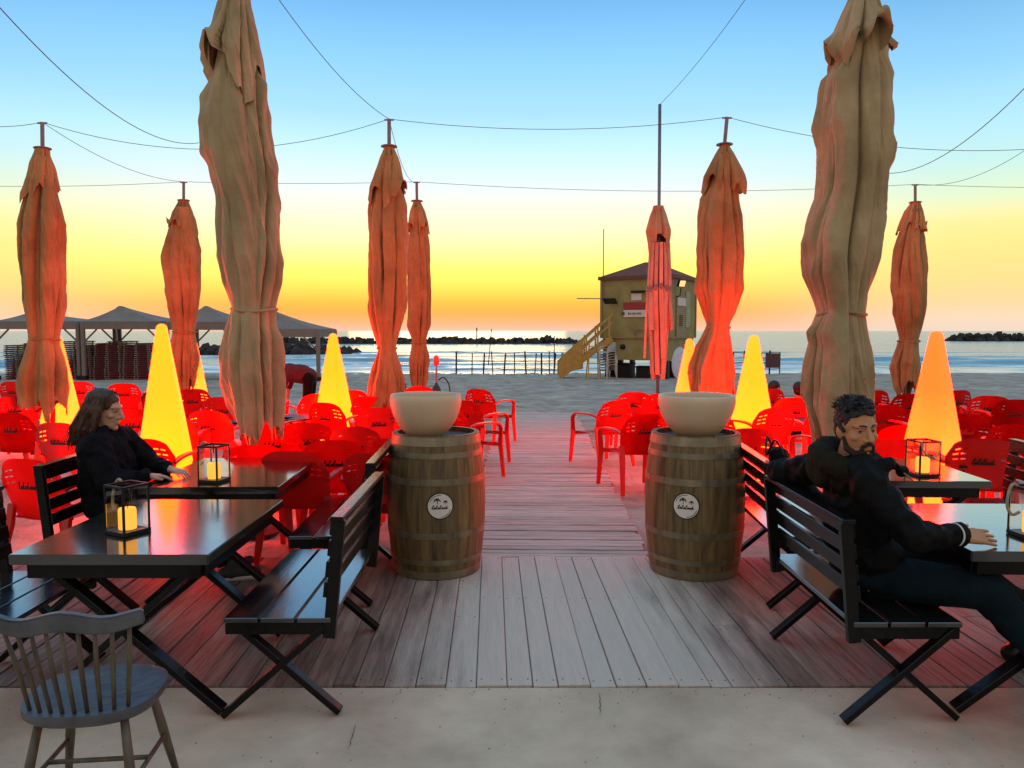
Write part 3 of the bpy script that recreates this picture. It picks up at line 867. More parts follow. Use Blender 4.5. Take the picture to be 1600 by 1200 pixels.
# ------------------------------------------------------------------ closed parasols
def shell(rows, Y, seed, n=8, hem=.0, NZ=None, NT=None, strap_z=None, flare=0., soft=1.0):
    """hanging cloth: at every height the outline of several overlapping drapes, so that sharp creases run between them"""
    NZ = NZ or (170 if Y < 8 else 110); NT = NT or (260 if Y < 8 else 160)
    L_ = sorted([(-P(0, r[0], Y).z, P(r[1], r[0], Y).x) for r in rows]); R_ = sorted([(-P(0, r[0], Y).z, P(r[2], r[0], Y).x) for r in rows])
    z0, z1 = -L_[0][0], -L_[-1][0]
    size = max(b_[1] - a_[1] for a_, b_ in zip(L_, R_)) / 2; kz = .30 / size
    rnd = random.Random(int(seed * 100))
    lob = [(2 * PI * (k + rnd.uniform(-.28, .28)) / n, rnd.uniform(.17, .31), rnd.uniform(.62, .72), rnd.uniform(0, 50)) for k in range(n)]
    lob += [(rnd.uniform(0, 2 * PI), rnd.uniform(.10, .19), rnd.uniform(.68, .80), rnd.uniform(0, 50)) for k in range(int(n * 1.7))]
    vs = []; rings = []
    for j in range(NZ + 1):
        t_ = j / NZ; z = z0 + (z1 - z0) * t_; zk = z * kz
        xl, xr = interp(L_, -z, 1), interp(R_, -z, 1); hw = (xr - xl) / 2; cx = (xl + xr) / 2
        tight = 1.0
        if strap_z is not None: tight = .35 + .65 * min(1, abs(z - strap_z) * kz / .45)
        env = min(1, t_ * 7 + .1) * soft
        cur = []
        for (ph, ro, d, sd_) in lob:
            p_ = ph + .60 * fbm(zk * .34, sd_, 1.3, 2) + .10 * zk
            r_ = ro * (1 + .45 * fbm(zk * .42, sd_, 7.7, 2)); dd = d * (1 + .28 * fbm(zk * .40, sd_, 3.1, 2)) * (.55 + .45 * tight)
            cur.append((p_, r_, dd))
        ring = []
        for i in range(NT):
            th = 2 * PI * i / NT; c, q = math.cos(th), math.sin(th)
            r = .54
            for (p_, r_, dd) in cur:
                a_ = th - p_; s_ = dd * math.sin(a_); k_ = r_ * r_ - s_ * s_
                if k_ > 0 and math.cos(a_) > 0:
                    v = dd * math.cos(a_) + math.sqrt(k_)
                    if v > r: r = v
            r = 1 + (r - 1) * env if r < 1 or env < 1 else r
            cr = abs(fbm((c + q * .6) * 2.2 + zk * 1.6, (q - c * .4) * 1.8 + seed, zk * .9, 3))
            r *= 1 - .16 * (cr - .2) * tight * env
            if flare: r *= 1 + flare * t_ ** 3 * (.3 + 1.4 * fbm(c * 1.6 + seed, q * 1.6, 4.4, 2))
            hz = 0
            if hem and t_ > .7: hz = hem * (2.0 * fbm(c * 1.5 + seed * 5, q * 1.5, 2.2, 3)) * ((t_ - .7) / .3) ** 1.3
            ring.append((r * c, r * q, hz))
        rings.append((z, cx, hw, min(v[0] for v in ring), max(v[0] for v in ring), ring))
    for j, (z, cx, hw, _, _, ring) in enumerate(rings):
        near = rings[max(0, j - NZ // 9):j + NZ // 9 + 1]
        x0, x1 = sum(q[3] for q in near) / len(near), sum(q[4] for q in near) / len(near)
        cm = sum(q[1] for q in near) / len(near); hm = sum(q[2] for q in near) / len(near)       # smooth axis and girth; only the flanks follow the outline
        mid = (x0 + x1) / 2; sl_, sr_ = (cm - (cx - hw)) / (mid - x0), ((cx + hw) - cm) / (x1 - mid); sm_ = 2 * hm / (x1 - x0)
        for (x, y_, hz) in ring:
            u_ = (x - mid) / ((x1 - x0) / 2); w_ = min(1, abs(u_)) ** 1.6
            vs.append((cm + (x - mid) * (sm_ * (1 - w_) + (sr_ if u_ > 0 else sl_) * w_), Y + y_ * sm_, z + hz))
    fs = [(j * NT + i, j * NT + (i + 1) % NT, (j + 1) * NT + (i + 1) % NT, (j + 1) * NT + i) for j in range(NZ) for i in range(NT)]
    tab = [(a_[0], (a_[1] + b_[1]) / 2, (b_[1] - a_[1]) / 2) for a_, b_ in zip(L_, R_)]
    return vs, fs, z0, z1, tab
def parasol(Y, capr, body, finial, seed, label, canvas, strap=None, n=10, hem=.14, finbase=None):
    fx, fy = finial
    bx = sum(body[-1][1:3]) / 2
    low = P((body[-3][1] + body[-3][2]) / 2, body[-3][0], Y)
    top = P(fx, fy, Y)
    g = gz(low.x, Y)
    org = Vector((low.x, Y, g))
    r = thing('closed_parasol', label, 'parasol', org, 0, 'closed parasols')
    def loc(vs): return [(v[0] - org.x, v[1] - org.y, v[2] - org.z) for v in vs]
    sz = P(0, strap, Y).z if strap else None
    cb = capr[-1][0]
    body = [(q[0], (q[1] + q[2]) / 2 - (q[2] - q[1]) * k_ / 2, (q[1] + q[2]) / 2 + (q[2] - q[1]) * k_ / 2) for q in body for k_ in ((.80 if q[0] < cb - 2 else 1.0),)]
    vs, fs, z0, z1, tab = shell(body, Y, seed, n, hem=hem, strap_z=sz)
    m = MB(); m.v = loc(vs); m.f = fs
    m.build('canopy', canvas, r, smooth=True, autos=.5)
    cv, cf, c0, c1, ctab = shell(capr, Y, seed + 4.2, max(5, n - 3), hem=hem * (1.6 if Y < 8 else 1.0), NZ=70, flare=.20 if Y < 8 else .08)
    m = MB(); m.v = loc(cv); m.f = cf
    m.build('vent_cap', canvas, r, smooth=True, autos=.5)
    if strap:
        cx, hw = interp(tab, -sz, 1), interp(tab, -sz, 2)
        pts = [(cx - org.x + (hw * 1.0) * math.cos(a), (hw * 1.04) * math.sin(a), sz - g + .012 * math.sin(a * 2 + seed)) for a in [2 * PI * k / 36 for k in range(36)]]
        MB().tube(pts, .013, 6, closed=True).build('tie_strap', canvas, r, smooth=True)
    topc = Vector((interp(ctab, -c0, 1), Y, c0)) - org
    tp = top - org
    pr = .024 if Y > 8 else .034
    MB().tube([(0, 0, 0), topc, tp], pr, 12).build('pole', STEEL if Y > 8 else mat('pole_wood', (.30, .19, .09), .5, .3, 4, stretch=(6, 6, .6)), r, smooth=True, autos=.8)
    fb = MB()
    fb.lathe([(0, .012), (.09, .006), (.105, 0), (.105, -.012), (0, -.012)], 20, (topc.x, topc.y, topc.z + .015))
    fb.build('top_disc', STEEL, r, smooth=True, autos=.6)
    MB().tube([(tp.x - .06, tp.y, tp.z - .01), (tp.x + .06, tp.y, tp.z - .01)], .012, 8).build('cable_bar', STEEL, r)
    MB().lathe([(0, .09), (.045, .085), (.05, .03), (.27, .02), (.28, 0), (0, 0)], 28).build('base_plate', BLACKM, r, smooth=True, autos=.6)
    return tp + org
FINIAL = {}
FINIAL['fl'] = parasol(6.4, [(-95, 362, 378), (-40, 352, 386), (0, 342, 391), (50, 326, 402), (98, 310, 413), (108, 318, 414), (116, 328, 414)],
    [(20, 348, 392), (70, 338, 404), (112, 329, 412), (131, 327, 418), (149, 312, 417), (190, 311, 419), (242, 316, 427), (262, 327, 431), (321, 340, 436), (350, 338, 435), (399, 340, 437), (421, 344, 437), (442, 348, 436), (480, 366, 432), (487, 363, 431),
     (510, 355, 430), (529, 351, 437), (566, 348, 440), (612, 348, 442), (649, 358, 444), (680, 378, 440)], (370, -140), 1.3, 'big tan closed parasol on the left rising out of the picture', CANVAS, 485, 11, .12)
FINIAL['fr'] = parasol(6.2, [(-90, 1337, 1355), (0, 1325, 1373), (50, 1302, 1389), (82, 1285, 1397), (93, 1290, 1400), (104, 1300, 1391)],
    [(20, 1330, 1372), (70, 1305, 1388), (99, 1298, 1390), (121, 1288, 1388), (159, 1282, 1383), (197, 1275, 1389), (230, 1284, 1393), (274, 1283, 1380), (306, 1281, 1376), (350, 1264, 1373), (378, 1259, 1368), (402, 1263, 1364), (430, 1262, 1360), (458, 1272, 1351), (486, 1283, 1350),
     (505, 1268, 1351), (519, 1256, 1353), (537, 1264, 1355), (592, 1256, 1356), (625, 1252, 1359), (647, 1266, 1362), (685, 1280, 1364)], (1348, -130), 5.9, 'big tan closed parasol behind the bearded man', CANVAS, 490, 11, .12)
FINIAL['ml'] = parasol(10, [(230, 601, 615), (245, 594, 622), (290, 577, 634), (305, 574, 637)],
    [(245, 598, 618), (285, 584, 630), (320, 576, 635), (400, 574, 638), (480, 574, 635), (520, 582, 625), (543, 590, 619), (548, 590, 620), (570, 580, 627), (610, 573, 633), (640, 571, 632)],
    (608, 186), 2.2, 'closed parasol behind the left barrel, larger of the overlapping pair', CANVAS2, 545)
FINIAL['ml2'] = parasol(13.6, [(315, 646, 657), (330, 640, 664), (358, 636, 672)],
    [(325, 645, 659), (345, 640, 668), (380, 637, 671), (450, 636, 673), (510, 637, 672), (533, 643, 666), (537, 642, 667), (560, 640, 671), (590, 640, 669), (612, 647, 663)],
    (651, 284), 8.8, 'smaller closed parasol, right one of the overlapping pair', CANVAS2, 535)
FINIAL['ll'] = parasol(10, [(233, 57, 76), (255, 48, 83), (290, 40, 89), (302, 37, 91)],
    [(245, 56, 78), (290, 42, 90), (340, 34, 98), (350, 32, 101), (420, 34, 98), (480, 40, 98), (525, 50, 91), (535, 48, 91), (560, 42, 98), (610, 31, 105), (640, 33, 102)],
    (66, 191), 3.7, 'closed parasol at the far left before the grey tents', CANVAS2, 530)
FINIAL['l2'] = parasol(13.6, [(314, 280, 294), (330, 271, 301), (356, 261, 309)],
    [(325, 280, 298), (345, 266, 306), (385, 260, 312), (400, 257, 312), (450, 262, 313), (490, 268, 309), (515, 272, 306), (522, 270, 307), (560, 267, 311), (590, 271, 309), (607, 281, 301)],
    (287, 284), 6.4, 'closed parasol just right of the tall left cone lamp', CANVAS2, 519)
FINIAL['rm'] = parasol(10, [(227, 1126, 1138), (240, 1118, 1146), (275, 1100, 1162), (292, 1097, 1166)],
    [(240, 1122, 1142), (280, 1106, 1154), (310, 1095, 1153), (340, 1091, 1159), (400, 1089, 1163), (450, 1087, 1161), (490, 1098, 1150), (508, 1106, 1140), (514, 1102, 1140), (540, 1086, 1145), (580, 1077, 1149), (622, 1081, 1147)],
    (1136, 183), 4.6, 'closed parasol behind the right barrel and bowl', CANVAS2, 511)
FINIAL['rf'] = parasol(13.6, [(317, 1423, 1437), (330, 1414, 1441), (360, 1403, 1447)],
    [(328, 1420, 1437), (345, 1410, 1443), (390, 1396, 1447), (420, 1393, 1448), (470, 1394, 1445), (515, 1402, 1439), (530, 1406, 1435), (536, 1402, 1436), (570, 1391, 1439), (600, 1397, 1435), (612, 1407, 1431)],
    (1430, 288), 7.1, 'closed parasol above the orange cone lamp near the right edge', CANVAS2, 533)
# the bare one: a torn cap over a bundle of ribs
Y = 13.6
o0 = P(1028, 600, Y); org = Vector((o0.x, Y, gz(o0.x, Y)))
r = thing('bare_parasol', 'bare parasol with hanging pink ribs and a torn cap before the hut', 'parasol', org)
cv, cf, c0, c1, ctab = shell([(322, 1021, 1036), (340, 1014, 1041), (362, 1008, 1047), (386, 1014, 1044)], Y, 2.9, 5, hem=.30, NZ=50, flare=.10)
m = MB(); m.v = [(v[0] - org.x, v[1] - org.y, v[2] - org.z) for v in cv]; m.f = cf; m.build('vent_cap', CANVAS, r, smooth=True)
pt = P(1031, 163, Y) - org
MB().tube([(0, 0, 0), pt], .028, 10).build('pole', STEEL, r, smooth=True)
RIBM = mat('pink_lacquered_rib', (.46, .27, .18), .7, .2, 4, rnd=.15)
random.seed(21)
for k in range(14):
    a = 2 * PI * k / 14 + .2
    zt, zm, zb = P(0, 380, Y).z - org.z, P(0, 452 + random.uniform(-4, 4), Y).z - org.z, P(0, (516, 585, 560, 592)[k % 4], Y).z - org.z
    rr = .20
    p0, p1 = Vector((.16 * math.cos(a), .16 * math.sin(a), zt)), Vector((rr * math.cos(a), rr * math.sin(a), zm))
    rb = MB().beam(p0, p1, .06, .035, (math.cos(a), math.sin(a), 0)).build('rib', RIBM, r, bevel=.004)
    bl = .11 if k % 2 else .24
    MB().beam(p1, (bl * math.cos(a + .2), bl * math.sin(a + .2), zb), .08, .04, (math.cos(a), math.sin(a), 0)).build('strut', RIBM, r, bevel=.004)
    MB().box((p1.x, p1.y, p1.z), (.07, .05, .10), (0, 0, a)).build('hinge', STEEL, rb, bevel=.006)
MB().lathe([(0, .10), (.05, .10), (.06, .03), (.28, .02), (.29, 0), (0, 0)], 24).build('base_plate', BLACKM, r, smooth=True, autos=.6)
FINIAL['bare'] = pt + org

# ------------------------------------------------------------------ cone lamps
def lamp_mat(name, top, bottom, s):
    m = mat(name, (.30, .13, .02), .5, .05)
    t = m.node_tree; b = t.nodes['Principled BSDF']
    tcn = t.nodes.new('ShaderNodeTexCoord'); sp = t.nodes.new('ShaderNodeSeparateXYZ'); t.links.new(tcn.outputs['Generated'], sp.inputs[0])
    n = t.nodes.new('ShaderNodeTexNoise'); n.inputs['Scale'].default_value = 2.0; n.inputs['Detail'].default_value = 3; t.links.new(tcn.outputs['Object'], n.inputs['Vector'])
    ad = t.nodes.new('ShaderNodeMath'); ad.operation = 'MULTIPLY_ADD'; t.links.new(n.outputs[0], ad.inputs[0]); ad.inputs[1].default_value = .5; t.links.new(sp.outputs[2], ad.inputs[2])
    rp = t.nodes.new('ShaderNodeValToRGB'); t.links.new(ad.outputs[0], rp.inputs[0])
    rp.color_ramp.elements[0].color = (*bottom, 1); rp.color_ramp.elements[1].color = (*top, 1)
    rp.color_ramp.elements[0].position = .2; rp.color_ramp.elements[1].position = 1.2 if False else 1.0
    t.links.new(rp.outputs[0], b.inputs['Emission Color']); b.inputs['Emission Strength'].default_value = s
    return m
ES = 42.0
LAMPY = lamp_mat('yellow_glow', (1, .0120, .00004), (1, .0170, .0001), ES)
LAMPO = lamp_mat('orange_glow', (1, .0047, .0003), (1, .0133, .0008), ES)
LAMPA = lamp_mat('amber_glow', (1, .0098, .0004), (1, .0170, .0008), ES)
def cone_lamp(px, Y, apex, label, m, rz, w=.60):
    x = (px - 800) / F * Y; g = gz(x, Y)
    h = P(px, apex, Y).z - g
    r = thing('cone_lamp', label, 'lamp', (x, Y, g), rz, 'glowing cone lamps')
    n = 32; vs = []; fs = []
    prof = [(.985, .03), (1, .05)] + [(1 - .855 * (k / 14), .05 + (h - .085) * k / 14) for k in range(1, 15)] + [(.12, h - .016), (.07, h - .004), (.0, h)]
    for q, z in prof:
        for k in range(n):
            t_ = 2 * PI * k / n; cx, cy = math.cos(t_), math.sin(t_)
            e = .42
            x_, y_ = math.copysign(abs(cx) ** e, cx), math.copysign(abs(cy) ** e, cy)
            vs.append((x_ * w / 2 * q * .96, y_ * w / 2 * q * .96, z))
    for j in range(len(prof) - 1):
        for k in range(n): fs.append((j * n + k, j * n + (k + 1) % n, (j + 1) * n + (k + 1) % n, (j + 1) * n + k))
    MB().add(vs, fs).build('lamp_shade', m, r, smooth=True, autos=.7)
    MB().box((0, 0, .016), (w * 1.0, w * 1.0, .032)).build('foot', BLACKM, r, bevel=.006)
    return r
cone_lamp(254, 6.75, 506, 'tall yellow cone lamp beside the woman with long hair', LAMPY, R(14))
cone_lamp(521, 10.2, 521, 'yellow cone lamp between the left big parasol and the middle parasol', LAMPY, R(-20))
cone_lamp(92, 10.7, 525, 'yellow cone lamp hidden behind the foot of the leftmost parasol', LAMPA, R(10))
cone_lamp(303, 14.3, 524, 'orange cone lamp behind the parasol right of the tall left cone', LAMPA, R(30))
cone_lamp(1077, 10.9, 529, 'pale yellow cone lamp behind the right bowl', LAMPA, R(8))
cone_lamp(1177, 8.7, 524, 'yellow cone lamp between right barrel and right big parasol', LAMPY, R(24))
cone_lamp(1462, 6.75, 517, 'orange cone lamp rising behind the right lantern', LAMPO, R(27))

# ------------------------------------------------------------------ water pipe on its table
hp = HKT.location
r = thing('water_pipe', 'water pipe with red bowl standing on a low table by the middle parasols', 'water pipe', (hp.x, hp.y, hp.z + .62))
MB().lathe([(0, 0), (.06, 0), (.085, .06), (.07, .13), (.028, .19), (.02, .22), (0, .22)], 20).build('vase', mat('dark_glass', (.02, .02, .03), .1, .1), r, smooth=True)
MB().tube([(0, 0, .2), (0, 0, .56)], .013, 10).build('stem', STEEL, r)
MB().lathe([(0, 0), (.085, .008), (.085, .014), (0, .006)], 24, (0, 0, .42)).build('ash_tray', STEEL, r, smooth=True)
MB().lathe([(0, 0), (.04, 0), (.05, .06), (.045, .13), (.02, .17), (0, .17)], 18, (0, 0, .5)).build('bowl', mat('red_glass', (.5, .02, .015), .2, .1, emis=(1, .03, .02), estr=.4), r, smooth=True)
MB().tube(catmull([(.03, 0, .26), (.12, 0, .30), (.2, 0, .2), (.22, .02, .04), (.16, .05, .02)], 6), .010, 8).build('hose', BLACKM, r, smooth=True)

# ------------------------------------------------------------------ overhead cables
def cable(a, b_, sag, label, rad=.0038):
    a, b_ = Vector(a), Vector(b_)
    pts = [a.lerp(b_, k / 24) - Vector((0, 0, sag * 4 * (k / 24) * (1 - k / 24))) for k in range(25)]
    o = MB().tube(pts, rad, 5).build('overhead_cable', WIRE)
    tag(o, label, 'cable', 'overhead cables')
f_ = FINIAL
cable(f_['ll'], f_['ml'], .36, 'cable from the far left parasol top to the middle parasol top')
cable(f_['ml'], f_['rm'], .14, 'cable from the middle parasol top to the parasol behind the right barrel')
cable(f_['rm'], P(1700, 225, 10), .22, 'cable running right from the parasol behind the right barrel')
cable(f_['ll'], P(-80, 190, 10), .06, 'cable running left from the far left parasol top')
cable(f_['l2'], f_['ml2'], .03, 'cable from the parasol by the tall left cone to the small middle parasol')
cable(f_['ml2'], f_['rf'], .14, 'long cable from the small middle parasol to the far right parasol')
cable(f_['rf'], P(1700, 293, 13.6), .02, 'cable running right from the far right parasol top')
cable(f_['l2'], P(-60, 290, 13.6), .04, 'cable running left from the parasol by the tall left cone')
cable(f_['ll'], f_['l2'], .16, 'cable from the far left parasol back to the one by the tall cone')
cable(f_['ml'], f_['ml2'], .25, 'short cable joining the two overlapping middle parasols')
cable(f_['ml'], P(395, -60, 6.4), .15, 'cable rising to the upper left from the middle parasol')
cable(f_['bare'], P(1185, -30, 9), .08, 'cable rising to the upper right from the bare pole')
cable(P(-20, -10, 5.0), P(318, 222, 9.6), .30, 'cable falling from the top left corner to the left big parasol')
cable(P(1620, 118, 6.0), P(1375, 270, 9.8), .22, 'cable falling from the right edge towards the right big parasol')
cable(P(1620, 222, 11), f_['rf'], .2, 'cable from the right edge down to the far right parasol')

# ------------------------------------------------------------------ grey tents and stacked loungers
def tent(pl, pr_, pe, pp, ppx, Y, label, dp=3.2):
    a, b_ = P(pl, pe, Y), P(pr_, pe, Y); pk = P(ppx, pp, Y + dp / 2)
    w = b_.x - a.x; cx = (a.x + b_.x) / 2; g = gz(cx, Y); h = a.z - g; hp_ = pk.z - g; qx = pk.x - cx
    r = thing('beach_tent', label, 'tent', (cx, Y + dp / 2, g), 0, 'grey beach tents')
    W, D = w / 2, dp / 2
    ro = MB(); n = 7; vs = []; fs = []
    # concave pyramid roof
    for j in range(n + 1):
        t_ = j / n
        q = 1 - t_
        z = h + (hp_ - h) * (t_ - .10 * math.sin(t_ * PI))
        for k in range(24):
            s = k / 24 * 4; i = int(s); u = s - i
            cs_ = [(-1, -1), (1, -1), (1, 1), (-1, 1), (-1, -1)]
            x, y_ = cs_[i][0] + (cs_[i + 1][0] - cs_[i][0]) * u, cs_[i][1] + (cs_[i + 1][1] - cs_[i][1]) * u
            sag = -.05 * math.sin(u * PI) * q
            vs.append((x * W * max(q, .03) + qx * t_, y_ * D * max(q, .03), z + sag))
    for j in range(n):
        for k in range(24): fs.append((j * 24 + k, j * 24 + (k + 1) % 24, (j + 1) * 24 + (k + 1) % 24, (j + 1) * 24 + k))
    fs.append(tuple(n * 24 + k for k in range(24)))
    ro.add(vs, fs).build('roof', TENT, r, smooth=True, autos=.25)
    va = MB()
    for s in (-1, 1):
        va.box((0, s * D, h - .17), (w - .02, .012, .34)); va.box((s * W, 0, h - .17), (.012, dp - .04, .34))
    va.build('valance', TENT, r)
    for x in (-1, 1):
        for y_ in (-1, 1):
            MB().box((x * (W - .05), y_ * (D - .05), h / 2 - .02), (.15, .15, h - .04)).build('post', TENT, r, bevel=.01)
            MB().box((x * (W - .05), y_ * (D - .05), .09), (.24, .24, .18)).build('foot', BLACKM, r, bevel=.01)
            MB().beam((x * (W - .08), y_ * (D - .06), h - .9), (x * (W - .65), y_ * (D - .06), h - .34), .08, .05).build('brace', TENT, r)
    return r
tent(-12, 122, 502, 486, 52, 33.5, 'grey beach tent at the left edge behind the leftmost parasol')
tent(126, 253, 502, 478, 188, 33.3, 'grey peaked beach tent sheltering the stacked loungers')
tent(258, 372, 503, 478, 322, 33.0, 'grey beach tent half hidden by the left big parasol')
tent(378, 498, 514, 484, 424, 32.0, 'grey beach tent above the stooping person')
lm = MB(); lm.box((0, 0, .058), (.50, 1.85, .026))
LM1 = lm.mesh('lounger_mattress', .006); LM1.materials.append(MATTR)
lf = MB()
for s in (-1, 1):
    lf.box((s * .245, 0, .045), (.075, 1.9, .035))
    for y_ in (-.75, .75): lf.box((s * .245, y_, .022), (.04, .06, .044))
LM1 = None
def lounger_mesh():
    me = lf.mesh('sun_lounger', .004); me.materials.append(LFRAME); me.materials.append(MATTR)
    bm = bmesh.new(); bm.from_mesh(me)
    g0 = len(bm.faces)
    r_ = bmesh.ops.create_cube(bm, size=1, matrix=Matrix.Translation((0, 0, .052)) @ Matrix.Diagonal((.40, 1.94, .060, 1)))
    for f in bm.faces[g0:] if False else [f for v in r_['verts'] for f in v.link_faces]: f.material_index = 1
    bm.to_mesh(me); bm.free(); return me
LOU = lounger_mesh()
random.seed(3)
ordn = ['leftmost', 'second', 'third', 'fourth', 'fifth', 'sixth', 'seventh', 'rightmost']
for q, px in enumerate((16, 48, 108, 131, 154, 177, 200, 223)):
    Y = 35.0; x = P(px, 560, Y - .95).x; g = gz(x, Y) + .0
    lean = random.uniform(-.006, .010); hgt = 18 + (q % 3)
    for k in range(hgt):
        o = link('sun_lounger', LOU, None, None, (x + lean * k + random.uniform(-.012, .012), Y + random.uniform(-.03, .03), g + k * .0855), (0, 0, random.uniform(-.012, .012)))
        tag(o, 'burgundy sun lounger in the %s stack under the tents, counted from the left' % ordn[q], 'sun lounger', 'sun loungers, %s stack' % ordn[q])

# ------------------------------------------------------------------ lifeguard hut
HX, HY, W = 6.56, 36.9, 1.7
g = gz(HX, HY)
hut = thing('lifeguard_hut', 'weathered yellow-green lifeguard hut on a raised base by the sea', 'hut', (HX, HY, g), R(-32))
ZF, ZE, ZS, ZP = 1.36 - g, 4.16 - g, .30 - g, 4.92 - g
w = MB(); w.box((0, 0, (ZF + ZE) / 2), (2 * W, 2 * W, ZE - ZF)); w.build('wall', HUT, hut, bevel=.01)
MB().box((0, 0, (ZS + ZF) / 2 - .02), (2 * W - .12, 2 * W - .12, ZF - ZS - .04)).build('base_skirt', HUT, hut)
MB().box((0, 0, ZF - .02), (2 * W + .08, 2 * W + .08, .07)).build('floor_band', HUTTRIM, hut)
for sx_ in (-1, 1):
    for sy_ in (-1, 1):
        MB().box((sx_ * (W - .0), sy_ * (W - .0), (ZF + ZE) / 2), (.10, .10, ZE - ZF - .02)).build('corner_trim', HUTTRIM, hut)
    for sy_ in (-1, 0, 1): MB().box((sx_ * (W - .25), sy_ * (W - .25), ZS / 2), (.22, .22, ZS)).build('stilt', BLACKM, hut)
e = W + .10
rf_ = MB(); rf_.add([(-e, -e, ZE), (e, -e, ZE), (e, e, ZE), (-e, e, ZE), (-.25, 0, ZP), (.25, 0, ZP), (-e, -e, ZE - .02), (e, -e, ZE - .02), (e, e, ZE - .02), (-e, e, ZE - .02)],
        [(0, 1, 5, 4), (1, 2, 5), (2, 3, 4, 5), (3, 0, 4), (6, 9, 8, 7), (0, 6, 7, 1), (1, 7, 8, 2), (2, 8, 9, 3), (3, 9, 6, 0)])
roof = rf_.build('roof', ROOFM, hut)
fa = MB()
for s in (-1, 1):
    fa.box((0, s * (e + .015), ZE - .06), (2 * e + .06, .03, .16)); fa.box((s * (e + .015), 0, ZE - .06), (.03, 2 * e - .002, .16))
fa.build('fascia', mat('fascia_red', (.15, .05, .03), .7, .2), roof)
def on_front(px, py, sz, mname, m_, d=.03, parent=hut):
    # front left face, u from the photo's 950..1046 span
    u = (px - 950) / 96 * 2 * W - W; z = P(px, py, HY - 1.4).z - g
    return MB().box((u, -W - d / 2 - .004, z), (sz[0], d, sz[1])).build(mname, m_, parent, bevel=.004)
on_front(1003, 478, (1.5, .33), 'red_sign', SIGNR, .04)
s_ = on_front(1003, 490, (1.46, .33), 'white_sign', SIGNW, .06)
u0 = (982 - 950) / 96 * 2 * W - W; zz = P(0, 490, HY - 1.4).z - g
dd = MB(); dd.lathe([(0, 0), (.09, 0)], 16); dd.v = [(u0 + x, -W - .071, zz + y_) for x, y_, z in dd.v]
for k in range(8): dd.box((u0 + .28 + k * .085, -W - .072, zz), (.05, .004, .07 if k % 3 else .12))
dd.build('sign_print', mat('sign_ink', (.06, .07, .10), .6, .1), s_)
on_front(1000, 464, (.5, .32), 'notice_plate', SIGNW, .03)
on_front(1006, 456, (.9, .10), 'lamp_strip', BLACKM, .12)
sp = MB().box((0, 0, 0), (.62, .5, .03)).build('solar_panel', mat('solar_glass', (.01, .01, .014), .2, .1), hut); sp.location = ((966 - 950) / 96 * 2 * W - W, -W - .28, P(0, 470, HY - 1.4).z - g); sp.rotation_euler = (R(-28), 0, R(10))
MB().beam((sp.location.x, -W, sp.location.z - .1), (sp.location.x, -W - .26, sp.location.z - .01), .04, .04).build('panel_bracket', BLACKM, hut)
hr = MB()
hr.tube([(.05, -W - .1, ZF + .05), (.05, -W - .1, ZF + .32), (.95, -W - .1, ZF + .32), (.95, -W - .1, ZF + .05)], .025, 8); hr.tube([(.5, -W - .1, ZF + .05), (.5, -W - .1, ZF + .32)], .02, 8)
hr.build('grab_rail', STEEL, hut)
MB().lathe([(0, .12), (.10, .1), (.14, 0), (.10, -.1), (0, -.12)], 14).build('vent', BLACKM, hut, loc=(-.62, -W + .05, ZF - .45))
# right face: flood lamp, door with louvre and plate
def on_side(v, z, sz, nm, m_, d=.03):
    return MB().box((W + d / 2 + .004, v, z), (d, sz[0], sz[1])).build(nm, m_, hut, bevel=.004)
dr = on_side(-.45, ZF + .95, (1.15, 1.9), 'door', HUTTRIM, .05)
on_side(-.45, ZF + 1.62, (1.05, .36), 'white_panel', SIGNW, .09)
lv = MB()
for k in range(6): lv.box((W + .075, -.45, ZF + .55 + k * .09), (.02, .42, .055))
lv.build('louvre', BLACKM, dr)
on_side(.55, ZF + 1.3, (.6, 1.7), 'shutter', mat('hut_shutter', (.32, .33, .20), .7, .2, 3), .04)
fl_ = MB().box((0, 0, 0), (.12, .42, .34)).build('flood_lamp', BLACKM, hut, bevel=.02); fl_.location = (W + .30, -1.15, P(0, 443, HY - 1.8).z - g); fl_.rotation_euler = (0, R(18), R(-24))
lens = MB().box((.063, 0, 0), (.012, .34, .26)).build('lamp_lens', mat('lit_lens', (.8, .5, .3), .3, .05, emis=(1, .38, .12), estr=1.6), fl_, bevel=.004)
MB().tube([(W, -1.0, fl_.location.z - .6), (W + .2, -1.05, fl_.location.z - .55), (W + .26, -1.1, fl_.location.z - .2)], .025, 8).build('lamp_arm', BLACKM, hut)
# masts
MB().tube([(-W + .12, -W - .08, ZE - 1), (-W + .12, -W - .08, P(956, 361, HY).z - g)], .022, 6).build('mast', STEEL, hut)
an = MB(); an.tube([(-W, -W - .1, ZE - 1.0), (-W - 1.05, -W - .5, ZE - .98)], .025, 6)
an.tube([(-W - .75, -W - .75, ZE - .99), (-W - .78, -W - .1, ZE - .99)], .02, 6); an.build('aerial', STEEL, hut)
